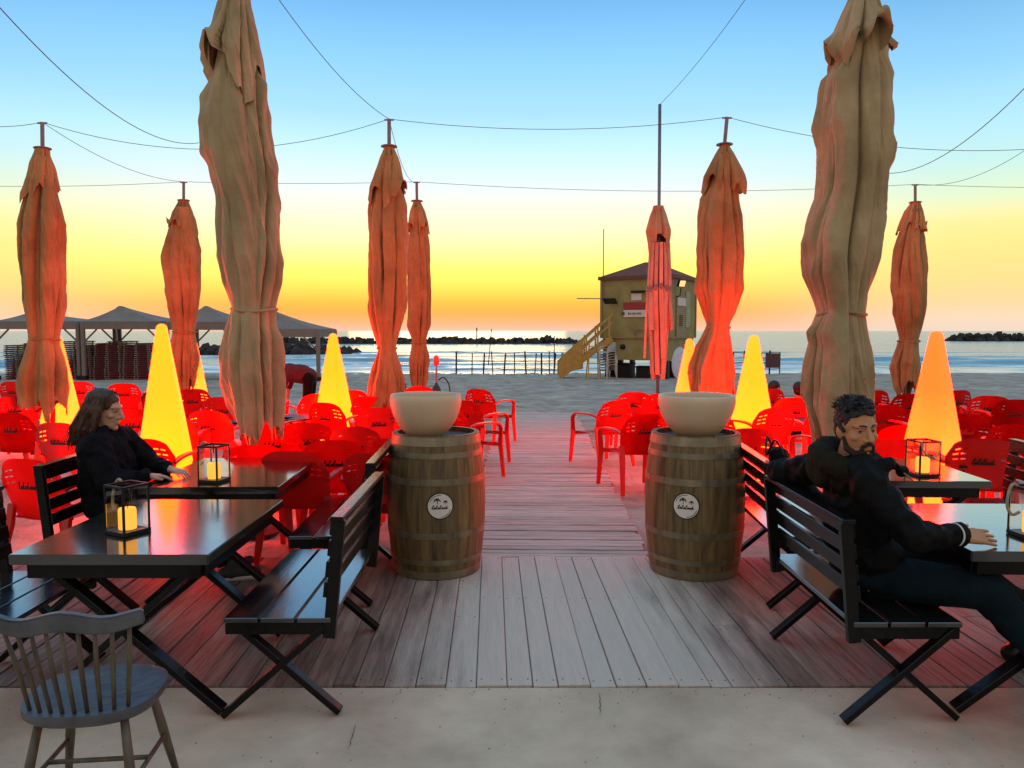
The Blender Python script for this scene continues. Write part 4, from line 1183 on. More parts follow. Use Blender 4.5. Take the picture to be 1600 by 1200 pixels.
# stair flight down to the left
stp = thing('stair', 'ochre timber stair with railings leading up to the hut', 'stair', (0, 0, 0))
A, B = P(954, 497, 36.2), P(874, 578, 36.0)
A = Vector((A.x, 36.2, 1.40)); B = Vector((B.x, 36.2, gz(B.x, 36.2) + .02))
for dy in (-.5, .5):
    MB().beam(A + Vector((0, dy, -.1)), B + Vector((0, dy, .05)), .06, .26).build('stringer', YWOOD, stp, bevel=.005)
    for k in range(5):
        p = A.lerp(B, .05 + k * .22) + Vector((0, dy, 0)); MB().box(p + Vector((0, 0, .5)), (.07, .07, 1.0)).build('baluster', YWOOD, stp)
    for hgt in (.62, 1.0):
        MB().beam(A + Vector((0, dy, hgt)), B + Vector((.2, dy, hgt - .05)), .05, .08).build('handrail', YWOOD, stp)
for k in range(9):
    p = A.lerp(B, (k + .5) / 9); MB().box(p, (.28, .96, .045)).build('tread', YWOOD, stp)
p1, p2 = A.lerp(B, .55), B
for dy in (-.54, .54):
    sd_ = MB(); sd_.add([(p1.x, p1.y + dy, p1.z + .85), (p2.x - .05, p2.y + dy, p2.z + .75), (p2.x - .05, p2.y + dy, p2.z + .18), (p1.x, p1.y + dy, p1.z - .45),
                         (p1.x, p1.y + dy + .03, p1.z + .85), (p2.x - .05, p2.y + dy + .03, p2.z + .75), (p2.x - .05, p2.y + dy + .03, p2.z + .18), (p1.x, p1.y + dy + .03, p1.z - .45)],
                        [(0, 1, 2, 3), (7, 6, 5, 4), (0, 4, 5, 1), (1, 5, 6, 2), (2, 6, 7, 3), (3, 7, 4, 0)])
    sd_.build('side_panel', YWOOD, stp)
for k, (bx_, by_, sx_, sz_) in enumerate(((-1.0, -.9, 1.1, .62), (.25, -.7, .95, .5), (1.0, .5, .8, .7))):  # dark boxes added to fill the black mass under the hut floor
    pc = Matrix.Rotation(R(-32), 3, 'Z') @ Vector((bx_, by_, 0))
    bx3 = thing('dark_filler_box', 'dark filler box added under the hut, %s' % ('nearest the stair', 'below the signs', 'below the door side')[k], 'box', (HX + pc.x, HY + pc.y, g), R(-32 + 7 * k))
    MB().box((0, 0, sz_ / 2), (sx_, .7, sz_)).build('filler_body', BLACKM, bx3, bevel=.02); MB().box((0, 0, sz_ + .03), (sx_ + .06, .76, .06)).build('lid', BLACKM, bx3, bevel=.015)
# clutter by the hut: stack of white chairs, ladder, board
WPL = mat('white_plastic', (.5, .47, .42), .5, .2, 4, rnd=.1)
WCH = {k: v.copy() for k, v in CH.items() if k != 'print'}
for v in WCH.values(): v.materials.clear(); v.materials.append(WPL)
q = P(950, 560, 34.2)
for k in range(8):
    wc = thing('white_plastic_chair', 'dirty white plastic chair beside the hut, %s of its stack' % ('lowest', 'second from the ground', 'third from the ground', 'fourth from the ground', 'fifth from the ground', 'third from the top', 'second from the top', 'topmost')[k], 'chair', (q.x, 34.2, gz(q.x, 34.2) + k * .115), R(120) + random.uniform(-.05, .05), 'stacked white chairs')
    for kk, v in WCH.items(): link(kk if isinstance(kk, str) else ('armrest' if kk[0] == 'armrest' else 'leg'), v, None, wc)
lad = thing('step_ladder', 'wooden step ladder standing left of the hut base', 'ladder', (P(928, 560, 34.6).x, 34.6, gz(5, 34.6)))
for s in (-1, 1): MB().beam((s * .28, -.25, 0), (s * .18, .3, 1.6), .05, .07).build('rail', YWOOD, lad); MB().beam((s * .28, .75, 0), (s * .18, .34, 1.6), .04, .05).build('rear_leg', YWOOD, lad)
for k in range(6): z = .2 + k * .25; MB().box((0, -.25 + .55 * z / 1.6, z), (.5 - .1 * z / 1.6, .12, .03)).build('step', YWOOD, lad)
pb = P(1058, 560, 33.6)
sb = MB().lathe([(0, .05), (.22, .045), (.33, .02), (.35, 0), (.33, -.02), (.22, -.045), (0, -.05)], 32).build('rescue_board', mat('pale_blue_board', (.5, .55, .6), .4, .1), smooth=True)
sb.scale = (1, 2.1, 1); sb.location = (pb.x + .2, 34.0, gz(7, 34) + .70); sb.rotation_euler = (R(82), 0, R(-14))
tag(sb, 'pale rescue board propped against the right side of the hut base', 'board')

# ------------------------------------------------------------------ beach railings
def railing(name, label, pxs, Y, pt, lean, rails=(0., .45, .9), extra=()):
    a = P(pxs[0], pt, Y); b_ = P(pxs[-1], pt, Y); g0 = gz(a.x, Y); h = a.z - g0
    r = thing(name, label, 'railing', (a.x, Y, g0))
    for k, px in enumerate(pxs):
        x = P(px, pt, Y).x - a.x; l = lean * random.uniform(-1, 1)
        MB().tube([(x + l, 0, -.15), (x, 0, h + (.12 if k % 3 == 0 else 0))], .03 if k % 2 else .045, 7).build('post', BLACKM, r)
    for q in rails:
        z = h - q * h * .85
        MB().tube([((b_.x - a.x) * k / 12, 0, z + random.uniform(-.02, .02)) for k in range(13)], .022, 6).build('rail', BLACKM, r)
    return r, h, a
random.seed(9)
railing('beach_railing', 'low dark metal railing at the water left of the hut', (713, 738, 757, 768, 790, 804, 820, 838, 846, 858, 868), 41.5, 552, .10)
rr_, hh, aa = railing('beach_railing', 'dark metal railing with a hanging board right of the parasol behind the bowl', (1100, 1124, 1146, 1163, 1178, 1190, 1203, 1219), 41.0, 551, .04, (0., .28, .55, .9))
x = P(1207, 560, 41).x - aa.x
MB().box((x, -.06, hh - .42), (.78, .04, .78)).build('board', mat('brown_board', (.10, .05, .045), .8, .2), rr_)
for px, pt, pb_, Y, lab in ((768, 514, 560, 45, 'thin slanting pole in the shallows left of the hut'), (745, 512, 527, 138, 'slim marker post on the distant breakwater'), (866, 525, 575, 43, 'pale pole at the water beside the stair')):
    a, b_ = P(px, pt, Y), P(px - (5 if px == 768 else 0), pb_, Y)
    tag(MB().tube([b_ - Vector((0, 0, .4)), a], .03 if Y < 100 else .12, 6).build('marker_pole', BLACKM), lab, 'pole')

# ------------------------------------------------------------------ breakwaters
def rocks(name, label, x0, x1, Y, hgt, size, cnt, depth=4., taper=.5):
    rnd = random.Random(int(Y * 10 + cnt))
    bm = bmesh.new()
    for k in range(cnt):
        x = rnd.uniform(x0, x1); e_ = min(1, (x - x0) / (taper * size * 6 + .1), (x1 - x) / (taper * size * 6 + .1)) if taper else 1
        yy = rnd.uniform(-1, 1); z = SEA_Z + hgt * max(.1, e_) * (1 - yy * yy) * rnd.uniform(.2, .8) - size * .2
        s = size * rnd.uniform(.6, 1.25)
        mt = Matrix.Translation((x, Y + yy * depth, z)) @ Euler((rnd.uniform(0, 6), rnd.uniform(0, 6), rnd.uniform(0, 6))).to_matrix().to_4x4() @ Matrix.Diagonal((s, s * rnd.uniform(.6, 1), s * rnd.uniform(.5, .9), 1))
        v = bmesh.ops.create_icosphere(bm, subdivisions=1, radius=1)['verts']
        for q in v: q.co *= rnd.uniform(.75, 1.15)
        bmesh.ops.transform(bm, matrix=mt, verts=v)
    me = bpy.data.meshes.new(name); bm.to_mesh(me); bm.free()
    o = link(name, me, ROCK)
    return tag(o, label, 'breakwater', 'breakwaters')
def X_(px, Y): return (px - 800) / F * Y
rocks('breakwater', 'long dark rock breakwater across the middle of the horizon', X_(395, 142), X_(905, 142), 142, 1.25, .75, 620, 2.4)
rocks('breakwater', 'dark rock breakwater on the horizon at the right edge', X_(1478, 178), X_(1760, 178), 178, 1.9, 1.1, 220, 3)
rocks('breakwater', 'near rock pile in the shallows behind the tent and second cone lamp', X_(265, 78), X_(546, 78), 78, 1.5, .8, 230, 5, 1.6)

# ------------------------------------------------------------------ people
def head_frame(c, fwd, up=(0, 0, 1)):
    f = Vector(fwd).normalized(); u = Vector(up); r_ = f.cross(u).normalized(); u = r_.cross(f).normalized()
    return Matrix(((r_.x, f.x, u.x, c[0]), (r_.y, f.y, u.y, c[1]), (r_.z, f.z, u.z, c[2]), (0, 0, 0, 1)))
def tshapes(M, shapes):
    q = M.to_3x3()
    out = []
    for s in shapes:
        if s[0] == 'e':
            e = (q @ (Euler(s[3]).to_matrix() if s[3] else Matrix.Identity(3))).to_euler()
            out.append(('e', M @ s[1], s[2], e))
        else: out.append(('c', M @ s[1], s[2], M @ s[3], s[4]))
    return out
def head_shapes(k=1.0, fem=False):
    j = .9 if fem else 1.0
    S = [ell((0, -.014, .036), (.074, .093, .084)), ell((0, .018, -.028), (.063 * j, .072, .094)), ell((0, .032, -.080), (.052 * j, .052, .040)), ell((0, .070, -.102), (.024 * j, .020, .017)),
         cap((0, .086, .016), .0085, (0, .112, -.030), .0125), ell((.013, .094, -.035), (.010, .011, .008)), ell((-.013, .094, -.035), (.010, .011, .008)),
         cap((-.046, .066, .030), .011, (-.012, .083, .028), .0115), cap((.046, .066, .030), .011, (.012, .083, .028), .0115),
         ell((.041, .056, -.022), (.022, .022, .018)), ell((-.041, .056, -.022), (.022, .022, .018)),
         ell((0, .086, -.0615), (.022, .010, .0055)), ell((0, .085, -.0725), (.018, .010, .0065)),
         ell((.075, -.010, -.008), (.010, .020, .031), (0, .15, .35)), ell((-.075, -.010, -.008), (.010, .020, .031), (0, -.15, -.35))]
    return S
def face_extras(M, root, hairm, iris_dir, off, skin, brow=True):
    q = M.to_3x3()
    EW = bpy.data.materials.get('eye_white') or mat('eye_white', (.34, .28, .25), .25, .03)
    EI = bpy.data.materials.get('eye_iris') or mat('eye_iris', (.015, .008, .005), .12, .05)
    for s in (-1, 1):
        c = M @ Vector((s * .031, .0735, .0075))
        e = link('eye', blob_mesh('eye', [ell((0, 0, 0), (.0118,) * 3)], .0025, 1), EW, root, c - off)
        d = Vector(iris_dir).normalized() * .0072
        link('iris', blob_mesh('iris', [ell(d, (.0076,) * 3)], .0016, 1), EI, e)
        lid = [cap(q @ Vector((s * .031 + a * .014, .0835 - abs(a) * .004 - .003 * s * a, .0155 - .006 * a * a)), .0033, q @ Vector((s * .031 + (a + .25) * .014, .0835 - abs(a + .25) * .004 - .003 * s * (a + .25), .0155 - .006 * (a + .25) ** 2)), .0033) for a in (-1, -.75, -.5, -.25, 0, .25, .5, .75)]
        link('eyelid', blob_mesh('eyelid', lid, .0018, 1), skin, root, Vector(M.translation) - off)
        if brow:
            bw_ = [cap(q @ Vector((s * (.014 + a * .010), .0955 - .0045 * a - .0012 * a * a, .030 + .0035 * a - .0012 * a * a)), .0042, q @ Vector((s * (.014 + (a + 1) * .010), .0955 - .0045 * (a + 1) - .0012 * (a + 1) ** 2, .030 + .0035 * (a + 1) - .0012 * (a + 1) ** 2)), .0036) for a in (0, 1, 2, 3)]
            link('eyebrow', blob_mesh('eyebrow', bw_, .002, 1), hairm, root, Vector(M.translation) - off)
def hand_shapes(wrist, d, nrm, curl=.5, s=1.0, thumb=1):
    """palm and five fingers: d points along the hand, nrm out of its back"""
    d = Vector(d).normalized(); nrm = Vector(nrm).normalized(); sd_ = d.cross(nrm).normalized() * thumb; nrm = sd_.cross(d).normalized() * thumb
    w = Vector(wrist); S = []
    pc = w + d * .050 * s
    for k in range(4):
        o = (k - 1.5) * .0195 * s
        S.append(cap(w + d * .012 * s + sd_ * o * .7, .017 * s, w + d * .085 * s + sd_ * o, .0125 * s))
    for k, ln in enumerate((.072, .080, .075, .058)):
        o = (1.5 - k) * .0205 * s
        p0 = w + d * .086 * s + sd_ * o
        d1 = (d - nrm * curl * .35 + sd_ * (1.5 - k) * .07).normalized(); d2 = (d - nrm * curl * 1.0 + sd_ * (1.5 - k) * .08).normalized()
        p1 = p0 + d1 * ln * .5 * s; p2 = p1 + d2 * ln * .55 * s
        S += [cap(p0, .0095 * s, p1, .0085 * s), cap(p1, .0085 * s, p2, .0070 * s)]
    t0 = w + d * .025 * s + sd_ * .030 * s; t1 = t0 + (d * .8 + sd_ * .75 - nrm * .2).normalized() * .042 * s; t2 = t1 + (d * 1.0 + sd_ * .35 - nrm * .15).normalized() * .032 * s
    S += [cap(t0, .014 * s, t1, .0105 * s), cap(t1, .0105 * s, t2, .0085 * s)]
    return S
def chain(pts): return [cap(a[0], a[1], b_[0], b_[1]) for a, b_ in zip(pts, pts[1:])]
def put(name, shapes, vox, m, root, off, sm=4, wr=None):
    me = blob_mesh(name, [(('e', s[1] - off, s[2], s[3]) if s[0] == 'e' else ('c', s[1] - off, s[2], s[3] - off, s[4])) for s in shapes], vox, sm)
    if wr: wrinkle(me, *wr)
    return link(name, me, m, root)

# --- bearded man turned towards the camera
off = Vector((1.64, 3.50, 0))
man = thing('person', 'bearded man in black jacket and dark jeans on the right bench, looking back', 'person', off)
HC = Vector((1.553, 3.44, 1.205))
fw = Vector((.16, -.985, -.03))
HM = head_frame(HC, fw, (-.06, .0, 1))
rs, re, rw = Vector((1.545, 3.29, .985)), Vector((1.665, 3.13, .80)), Vector((1.885, 3.20, .790))
ls, le, lw = Vector((1.50, 3.72, .985)), Vector((1.395, 3.96, .915)), Vector((1.56, 3.86, .80))
hand_r = hand_shapes(rw + Vector((.012, .004, -.004)), Vector((1, .18, -.10)), Vector((0, -.55, .85)), .16, 1.06, -1)
hand_l = hand_shapes(lw, Vector((.8, -.4, -.4)), Vector((0, .2, 1)), .5, 1.0, 1)
body = tshapes(HM, head_shapes()) + [cap(HM @ Vector((0, -.022, -.07)), .056, (1.545, 3.505, 1.02), .062)]
body += [ell((1.60, 3.51, .80), (.09, .13, .24)), ell((1.64, 3.5, .56), (.10, .13, .08))]
body += chain([(rs, .045), (re, .032), (rw, .024)]) + chain([(ls, .045), (le, .032), (lw, .024)]) + hand_r + hand_l
body += chain([((1.65, 3.41, .535), .08), ((2.03, 3.19, .545), .055), ((2.33, 3.02, .14), .038)]) + chain([((1.67, 3.60, .535), .08), ((2.10, 3.66, .54), .055), ((2.52, 3.74, .15), .038)])
put('body', body, .0042, SKIN, man, off, 3)
face_extras(HM, man, HAIRB, Vector((0, 0, 1.65)) - HC + Vector((.25, 0, .1)), off, SKIN)
random.seed(4)
hs = [ell((0, -.026, .050), (.079, .096, .086)), ell((0, -.060, .0), (.068, .058, .060)), cap((.070, -.02, .03), .016, (.072, .012, .0), .008), cap((-.070, -.02, .03), .016, (-.072, .012, .0), .008)]
for k in range(90):
    a, b_ = random.uniform(0, 2 * PI), random.uniform(.15, 1.05)
    q = Vector((math.sin(b_) * math.cos(a) * .074, -.012 + math.sin(b_) * math.sin(a) * .088, .060 + math.cos(b_) * .076))
    if q.y > .055 and q.z < .085: continue
    s = random.uniform(.008, .015); d = Vector((random.uniform(-.015, .015), random.uniform(-.008, .018), random.uniform(0, .01)))
    hs.append(cap(q, s, q + d, s * .6))
for k in range(9):
    x = -.05 + k * .0125; hs.append(cap((x, .066 - abs(x) * .35, .098 - abs(x) * .25), .012, (x + .006, .080 - abs(x) * .5, .088 - abs(x) * .3), .007))
me = blob_mesh('hair', tshapes(HM, hs), .0032, 2)
for v in me.vertices: v.co -= off
wrinkle(me, .006, 45, 2.); ho = link('hair', me, HAIRB, man)
def strands(n_, f, rad, name, m_, parent, off_):
    q = MB()
    for k in range(n_): q.tube([Vector(p_) - off_ for p_ in f()], rad, 4)
    o = q.build(name, m_, parent, smooth=True); o['kind'] = 'stuff'; return o
def curl():
    a, b_ = random.uniform(0, 2 * PI), random.uniform(.1, 1.25)
    q = Vector((math.sin(b_) * math.cos(a) * .080, -.020 + math.sin(b_) * math.sin(a) * .094, .058 + math.cos(b_) * .084))
    if q.y > .060 and q.z < .092: q.z = .10
    e_ = Vector((math.cos(a), math.sin(a), .9)); w_ = random.uniform(0, 6); k_ = random.uniform(.007, .016)
    return [HM @ (q + e_ * k_ * u_ * 1.3 + Vector((math.cos(w_ + u_ * 4.), math.sin(w_ + u_ * 4.), 0)) * k_ * .55 * u_) for u_ in (0, .25, .5, .75, 1)]
strands(420, curl, .0013, 'hair_strands', HAIRB, ho, off)
bs = [ell((0, .036, -.092), (.054, .050, .034)), ell((0, .074, -.106), (.026, .020, .018)), cap((.064, .005, -.03), .010, (.058, .020, -.075), .016), cap((-.064, .005, -.03), .010, (-.058, .020, -.075), .016),
      cap((.058, .02, -.075), .016, (.035, .055, -.098), .018), cap((-.058, .02, -.075), .016, (-.035, .055, -.098), .018),
      cap((.004, .099, -.050), .0075, (.027, .083, -.062), .007), cap((-.004, .099, -.050), .0075, (-.027, .083, -.062), .007), cap((.027, .083, -.062), .007, (.028, .074, -.092), .010), cap((-.027, .083, -.062), .007, (-.028, .074, -.092), .010)]
me = blob_mesh('beard', tshapes(HM, bs), .003, 2)
for v in me.vertices: v.co -= off
wrinkle(me, .004, 70, 5.); link('beard', me, mat('beard', (.028, .012, .007), .8, .5, 90, bump=.6, bscale=200), man)
jk = [ell((1.605, 3.51, .82), (.145, .19, .24)), ell((1.575, 3.51, .96), (.115, .18, .10)), ell((1.655, 3.50, .60), (.165, .185, .15)), cap(rs + Vector((.01, .05, .03)), .085, ls + Vector((.03, -.05, .03)), .085)]
jk += chain([(rs, .080), (rs.lerp(re, .5), .070), (re, .060), (re.lerp(rw, .6), .054), (rw - Vector((.008, 0, 0)), .049)]) + chain([(ls, .080), (ls.lerp(le, .55), .068), (le, .060), (le.lerp(lw, .6), .052), (lw, .044)])
jk += [cap((1.72, 3.36, 1.03), .030, (1.66, 3.31, 1.075), .022), cap((1.66, 3.31, 1.075), .022, (1.60, 3.30, 1.06), .03)]
jo = put('jacket', jk, .008, JACK, man, off, 3, (.034, 8., 1.))
ax_ = (rw - re).normalized(); u1 = ax_.cross(Vector((0, 0, 1))).normalized(); u2 = ax_.cross(u1)
MB().tube([rw - ax_ * .012 - off + (u1 * math.cos(a) + u2 * math.sin(a)) * .0465 for a in [2 * PI * k / 24 for k in range(24)]], .0038, 6, closed=True).build('cuff', WHITEC, man, smooth=True)
hd = []
for k in range(15):
    a = PI * .02 + 1.96 * PI * k / 14
    a2 = PI * .02 + 1.96 * PI * (k + 1) / 14
    if k == 14: break
    def hp_(a): return Vector((1.553 + .115 * math.sin(a) - .012, 3.49 - .125 * math.cos(a) * .9, 1.055 + .035 * math.cos(a + PI) - .02 * math.sin(a)))
    hd.append(cap(hp_(a), .045 + .018 * math.sin(a / 2), hp_(a2), .045 + .018 * math.sin(a2 / 2)))
hd += [ell((1.47, 3.60, 1.01), (.07, .13, .10)), ell((1.50, 3.66, 1.03), (.08, .08, .06))]
put('hood', hd, .008, HOODM, man, off, 4, (.016, 11., 3.))
put('zip', [cap((1.695, 3.285, 1.035), .004, (1.735, 3.29, 1.005), .004)], .002, STEEL, man, off, 0)
tr = [ell((1.66, 3.50, .535), (.165, .19, .085))] + chain([((1.66, 3.41, .54), .098), ((1.85, 3.30, .545), .092), ((2.03, 3.19, .545), .075), ((2.20, 3.09, .32), .066), ((2.33, 3.02, .13), .055)]) + \
    chain([((1.68, 3.60, .54), .095), ((2.10, 3.66, .54), .074), ((2.32, 3.70, .34), .066), ((2.52, 3.74, .14), .055)])
put('trousers', tr, .010, JEANS, man, off, 4, (.016, 10., 6.))
for p, d in (((2.35, 3.0, .045), Vector((.9, -.4, 0))), ((2.54, 3.74, .045), Vector((1, .1, 0)))):
    p = Vector(p); d.normalize(); put('shoe', [cap(p - d * .05, .045, p + d * .16, .038), cap(p + Vector((0, 0, .06)), .045, p, .05)], .008, BLACKM, man, off, 3)

# --- woman with long hair in profile
off = Vector((-2.46, 4.72, 0))
wom = thing('person', 'woman with long chestnut hair and dark jacket seated at the left tables', 'person', off)
HC = Vector((-2.500, 4.70, 1.165)); HM = head_frame(HC, (1, -.02, -.16), (.10, 0, 1))
rs, re, rw = Vector((-2.49, 4.53, .95)), Vector((-2.36, 4.47, .755)), Vector((-2.21, 4.60, .775))
ls, le, lw = Vector((-2.49, 4.88, .95)), Vector((-2.33, 4.93, .77)), Vector((-2.16, 4.80, .78))
body = tshapes(HM, head_shapes(fem=True)) + [cap(HM @ Vector((0, -.022, -.07)), .048, (-2.515, 4.70, .98), .052), ell((-2.50, 4.70, .78), (.10, .14, .24)), ell((-2.46, 4.71, .54), (.13, .16, .10))]
body += chain([(rs, .048), (re, .036), (rw, .024)]) + chain([(ls, .048), (le, .036), (lw, .024)])
body += hand_shapes(rw, (.8, .5, -.12), (0, 0, 1), .5, .92, 1) + hand_shapes(lw, (.8, -.4, -.12), (0, 0, 1), .5, .92, -1)
body += chain([((-2.42, 4.62, .53), .075), ((-2.0, 4.70, .55), .05), ((-1.93, 5.10, .16), .035)]) + chain([((-2.42, 4.80, .53), .075), ((-1.98, 4.86, .55), .05), ((-1.92, 4.98, .14), .035)])
put('body', body, .005, SKIN2, wom, off, 3)
face_extras(HM, wom, HAIRC, (1, -.1, -.2), off, SKIN2, False)
random.seed(12)
hs = [ell((0, -.026, .046), (.086, .102, .086)), ell((0, -.075, -.03), (.088, .066, .12)), ell((0, -.095, -.13), (.098, .062, .12))]
for k in range(70):
    s = random.choice((-1, 1)); u = random.uniform(0, 1)
    x0 = s * random.uniform(.0, .075); q0 = Vector((x0, .03 - .1 * u, .105 - abs(x0) * .3))
    q1 = Vector((s * random.uniform(.080, .096), .020 - .11 * u, .01)); q2 = Vector((s * random.uniform(.075, .10), .0 - .14 * u, -.12)); q3 = Vector((s * random.uniform(.06, .10), -.01 - .15 * u, -.21 + random.uniform(-.03, .02)))
    hs += chain([(q0, .010), (q1, .013), (q2, .013), (q3, .006)])
me = blob_mesh('hair', tshapes(HM, hs), .0055, 2)
for v in me.vertices: v.co -= off
wrinkle(me, .006, 22, 4.); ho = link('hair', me, HAIRC, wom)
def lock():
    s = random.choice((-1, 1)); u = random.uniform(0, 1); x0 = s * random.uniform(.0, .08); e_ = random.uniform(-.012, .016)
    pts = [(x0, .045 - .13 * u, .130 - abs(x0) * .55), (s * random.uniform(.082, .100), .030 - .13 * u, .01), (s * random.uniform(.080, .112), .005 - .16 * u + e_, -.12), (s * random.uniform(.06, .12), -.005 - .16 * u + e_ * 2, -.22 + random.uniform(-.05, .03))]
    return [HM @ p_ for p_ in catmull(pts, 4)]
strands(360, lock, .0016, 'hair_strands', HAIRC, ho, off)
WJ = mat('charcoal_coat', (.005, .0045, .006), .8, .35, 7, bump=.3, bscale=50, spec=.1)
jk = [ell((-2.505, 4.70, .78), (.155, .19, .25)), ell((-2.46, 4.71, .60), (.18, .20, .14)), cap(rs + Vector((0, .04, .01)), .085, ls + Vector((0, -.04, .01)), .085), cap((-2.5, 4.64, 1.02), .055, (-2.5, 4.77, 1.02), .055)]
jk += chain([(rs, .085), (rs.lerp(re, .5), .078), (re, .070), (rw - Vector((.02, .01, 0)), .044)]) + chain([(ls, .085), (ls.lerp(le, .5), .078), (le, .070), (lw - Vector((.02, 0, 0)), .044)])
put('jacket', jk, .009, WJ, wom, off, 3, (.034, 8., 8.))
tr = [ell((-2.45, 4.71, .535), (.16, .18, .085))] + chain([((-2.42, 4.62, .54), .09), ((-2.0, 4.70, .555), .065), ((-1.94, 5.08, .16), .05)]) + chain([((-2.42, 4.80, .54), .09), ((-1.98, 4.86, .555), .065), ((-1.93, 4.96, .14), .05)])
put('trousers', tr, .010, JACK, wom, off, 4, (.012, 10., 6.))
SHOE = mat('dark_trainer', (.03, .032, .035), .7, .2)
for p, d in ((Vector((-1.90, 5.14, .05)), Vector((.45, 1, 0))), (Vector((-1.86, 5.0, .05)), Vector((1, .25, 0)))):
    d.normalize()
    sh = put('shoe', [cap(p - d * .05, .042, p + d * .15, .034), cap(p + Vector((0, 0, .06)), .042, p, .045)], .008, SHOE, wom, off, 3)
    put('sole', [cap(p - d * .06 - Vector((0, 0, .035)), .014, p + d * .165 - Vector((0, 0, .035)), .014), cap(p - d * .05 - Vector((0, 0, .032)), .03, p + d * .15 - Vector((0, 0, .032)), .028)][:2], .006, WHITEC, sh, off, 2)

# --- person stooping over the chairs
Y = 13.4; g = gz(-3.6, Y); off = Vector((-3.62, Y, g))
st_ = thing('person', 'person in maroon shirt and black trousers stooping over a red chair', 'person', off)
hip, sh_, hd_ = Vector((-3.66, Y, .86)), Vector((-3.98, Y - .05, .93)), Vector((-4.07, Y - .08, .80))
HM = head_frame(hd_, (-.55, -.1, -.85), (-.8, 0, .5))
arms = [chain([((-3.98, Y + s * .17, .90), .05), ((-4.06, Y + s * .20, .66), .04), ((-4.08, Y + s * .14, .44), .028)]) for s in (-1, 1)]
legs = [chain([((-3.63, Y + s * .10, .84), .075), ((-3.66, Y + s * .12, .45), .055), ((-3.60, Y + s * .12, .06), .038)]) for s in (-1, 1)]
put('body', tshapes(HM, head_shapes()) + [cap(hip, .12, sh_, .13), cap(sh_, .06, hd_, .06)] + sum(arms, []) + sum(legs, []) + sum([hand_shapes((-4.08, Y + s * .14, .44), (-.1, 0, -1), (-1, 0, 0), .4, 1, s) for s in (-1, 1)], []), .009, SKIN, st_, off, 3)
put('shirt', [cap(hip, .155, sh_, .165), cap((-3.98, Y - .14, .92), .09, (-3.98, Y + .14, .92), .09), ell(hip.lerp(sh_, .5) + Vector((0, 0, .06)), (.22, .17, .12))] + sum([a[:1] and [cap(a[0][1], .075, a[0][3], .06)] for a in arms], []), .014, MAROON, st_, off, 4)
put('trousers', [ell(hip - Vector((0, 0, .02)), (.15, .18, .13))] + sum([[cap(l[0][1], .10, l[0][3], .078), cap(l[1][1], .078, l[1][3], .06)] for l in legs], []), .014, JACK, st_, off, 4)
me = blob_mesh('hair', tshapes(HM, [ell((0, -.026, .046), (.082, .10, .088)), ell((0, -.06, 0), (.07, .06, .07))]), .008, 2)
for v in me.vertices: v.co -= off
link('hair', me, HAIRB, st_)
for s in (-1, 1):
    p = Vector((-3.60, Y + s * .12, .05 + 0)); put('shoe', [cap(p - Vector((-.05, 0, 0)), .045, p + Vector((-.16, 0, 0)), .035)], .012, BLACKM, st_, off, 2)
st_.location = (off.x + .10, Y, g)

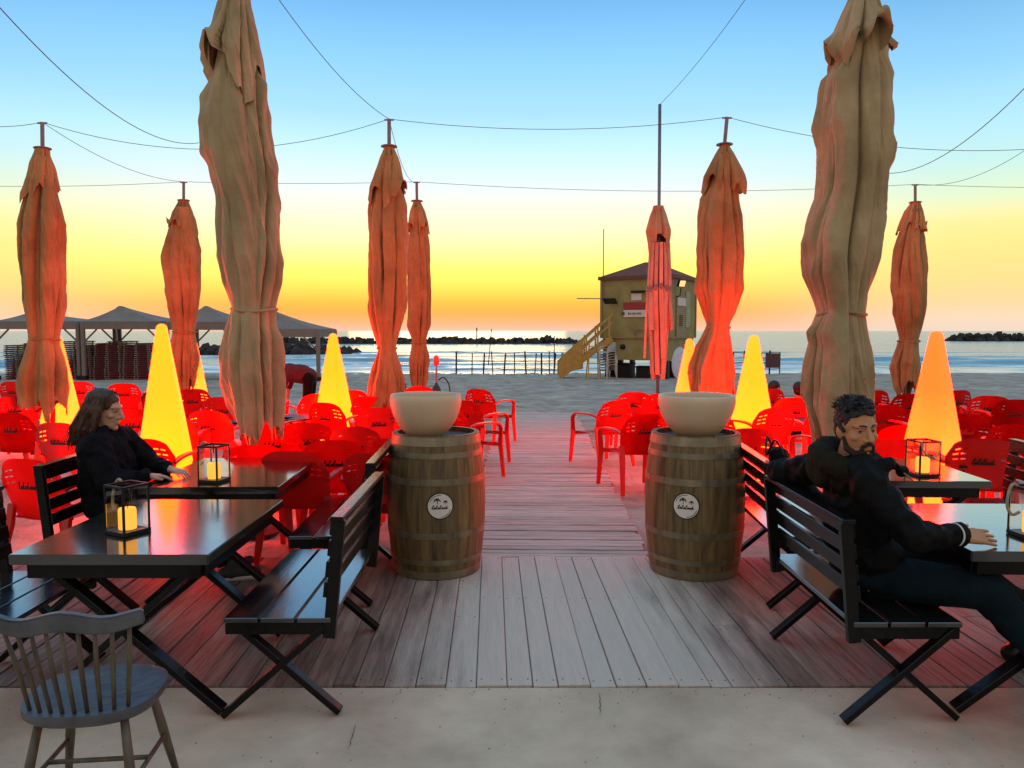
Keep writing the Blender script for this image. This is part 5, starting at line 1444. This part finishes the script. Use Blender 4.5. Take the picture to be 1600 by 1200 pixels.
# --- people sitting on the beach, backs turned
def sitter(px, py, Y, fwd, label, coat):
    hc = P(px, py, Y); g = gz(hc.x, Y); off = Vector((hc.x, Y, 0))
    r = thing('person', label, 'person', (hc.x, Y, 0))
    f = Vector(fwd).normalized(); s_ = Vector((f.y, -f.x, 0)); HM = head_frame(hc, f)
    base = hc + Vector((0, 0, -.70)) + f * -.02
    lo = g + .10
    sh = [hc + Vector((0, 0, -.25)) + s_ * .17 * q for q in (-1, 1)]
    B = tshapes(HM, head_shapes()) + [cap(hc + Vector((0, 0, -.08)), .055, hc + Vector((0, 0, -.22)), .06), cap(hc + Vector((0, 0, -.3)), .12, Vector((hc.x, Y, lo + .05)), .13)]
    J = [cap(sh[0], .09, sh[1], .09), cap(hc + Vector((0, 0, -.32)), .17, Vector((hc.x, Y, lo + .08)), .18)]
    T = []
    for q, p in zip((-1, 1), sh):
        el = p + Vector((0, 0, -.24)) + f * .06 + s_ * q * .06; wr = Vector((p.x, p.y, lo + .25)) + f * .28
        B += chain([(p, .05), (el, .04), (wr, .03)]) + hand_shapes(wr, f + Vector((0, 0, -.3)), (0, 0, 1), .6, 1, q)
        J += chain([(p, .085), (el, .065), (wr, .045)])
        k0 = Vector((hc.x, Y, lo)) + s_ * q * .10; k1 = k0 + f * .42 + Vector((0, 0, .34)); k2 = k0 + f * .72 + Vector((0, 0, -.03))
        B += chain([(k0, .08), (k1, .055), (k2, .04)]); T += chain([(k0, .11), (k1, .075), (k2, .055)])
    put('body', B, .010, SKIN, r, off, 3); put('jacket', J, .016, coat, r, off, 4); put('trousers', T, .016, JACK, r, off, 3)
    me = blob_mesh('hair', tshapes(HM, [ell((0, -.026, .046), (.084, .102, .09)), ell((0, -.055, -.01), (.074, .062, .075))]), .008, 2)
    for v in me.vertices: v.co -= off
    wrinkle(me, .006, 30, 1.); link('hair', me, HAIRB, r)
sitter(1211, 607, 12.4, (.85, .5, 0), 'dark-haired person in profile sitting behind the right yellow cone lamp', JACK)
sitter(1247, 609, 12.2, (.25, 1, 0), 'person with short dark hair seen from behind, sitting near the right big parasol', JACK)
sitter(628, 608, 13.0, (.2, 1, 0), 'dark-haired person half hidden behind the middle parasol', JACK)

# --- black bag hung on the bench by the man
bg_ = [ell((0, 0, 0), (.055, .125, .14)), ell((.03, 0, -.04), (.05, .10, .09)), ell((0, 0, .10), (.05, .09, .05))]
me = blob_mesh('shoulder_bag', bg_, .009, 4); wrinkle(me, .02, 12, 2.)
bgo = thing('shoulder_bag', 'black bag hanging over the bench back beside the man\'s elbow', 'bag', (1.62, 4.62, .80))
link('bag_body', me, JACK, bgo); MB().tube(catmull([(0, -.09, .1), (-.05, -.07, .2), (-.075, 0, .1), (-.05, .07, .2), (0, .09, .1)], 5), .008, 6).build('strap', BLACKM, bgo, smooth=True)

# --- small litter on the deck
sp_ = G(1062, 905, 0.0)
tag(MB().box((0, 0, .006), (.035, .022, .010), (.1, .05, .3)).build('paper_scrap', WHITEC, bevel=.002, loc=(sp_.x, sp_.y, .002)), 'tiny white paper scrap on the deck before the right barrel', 'paper')
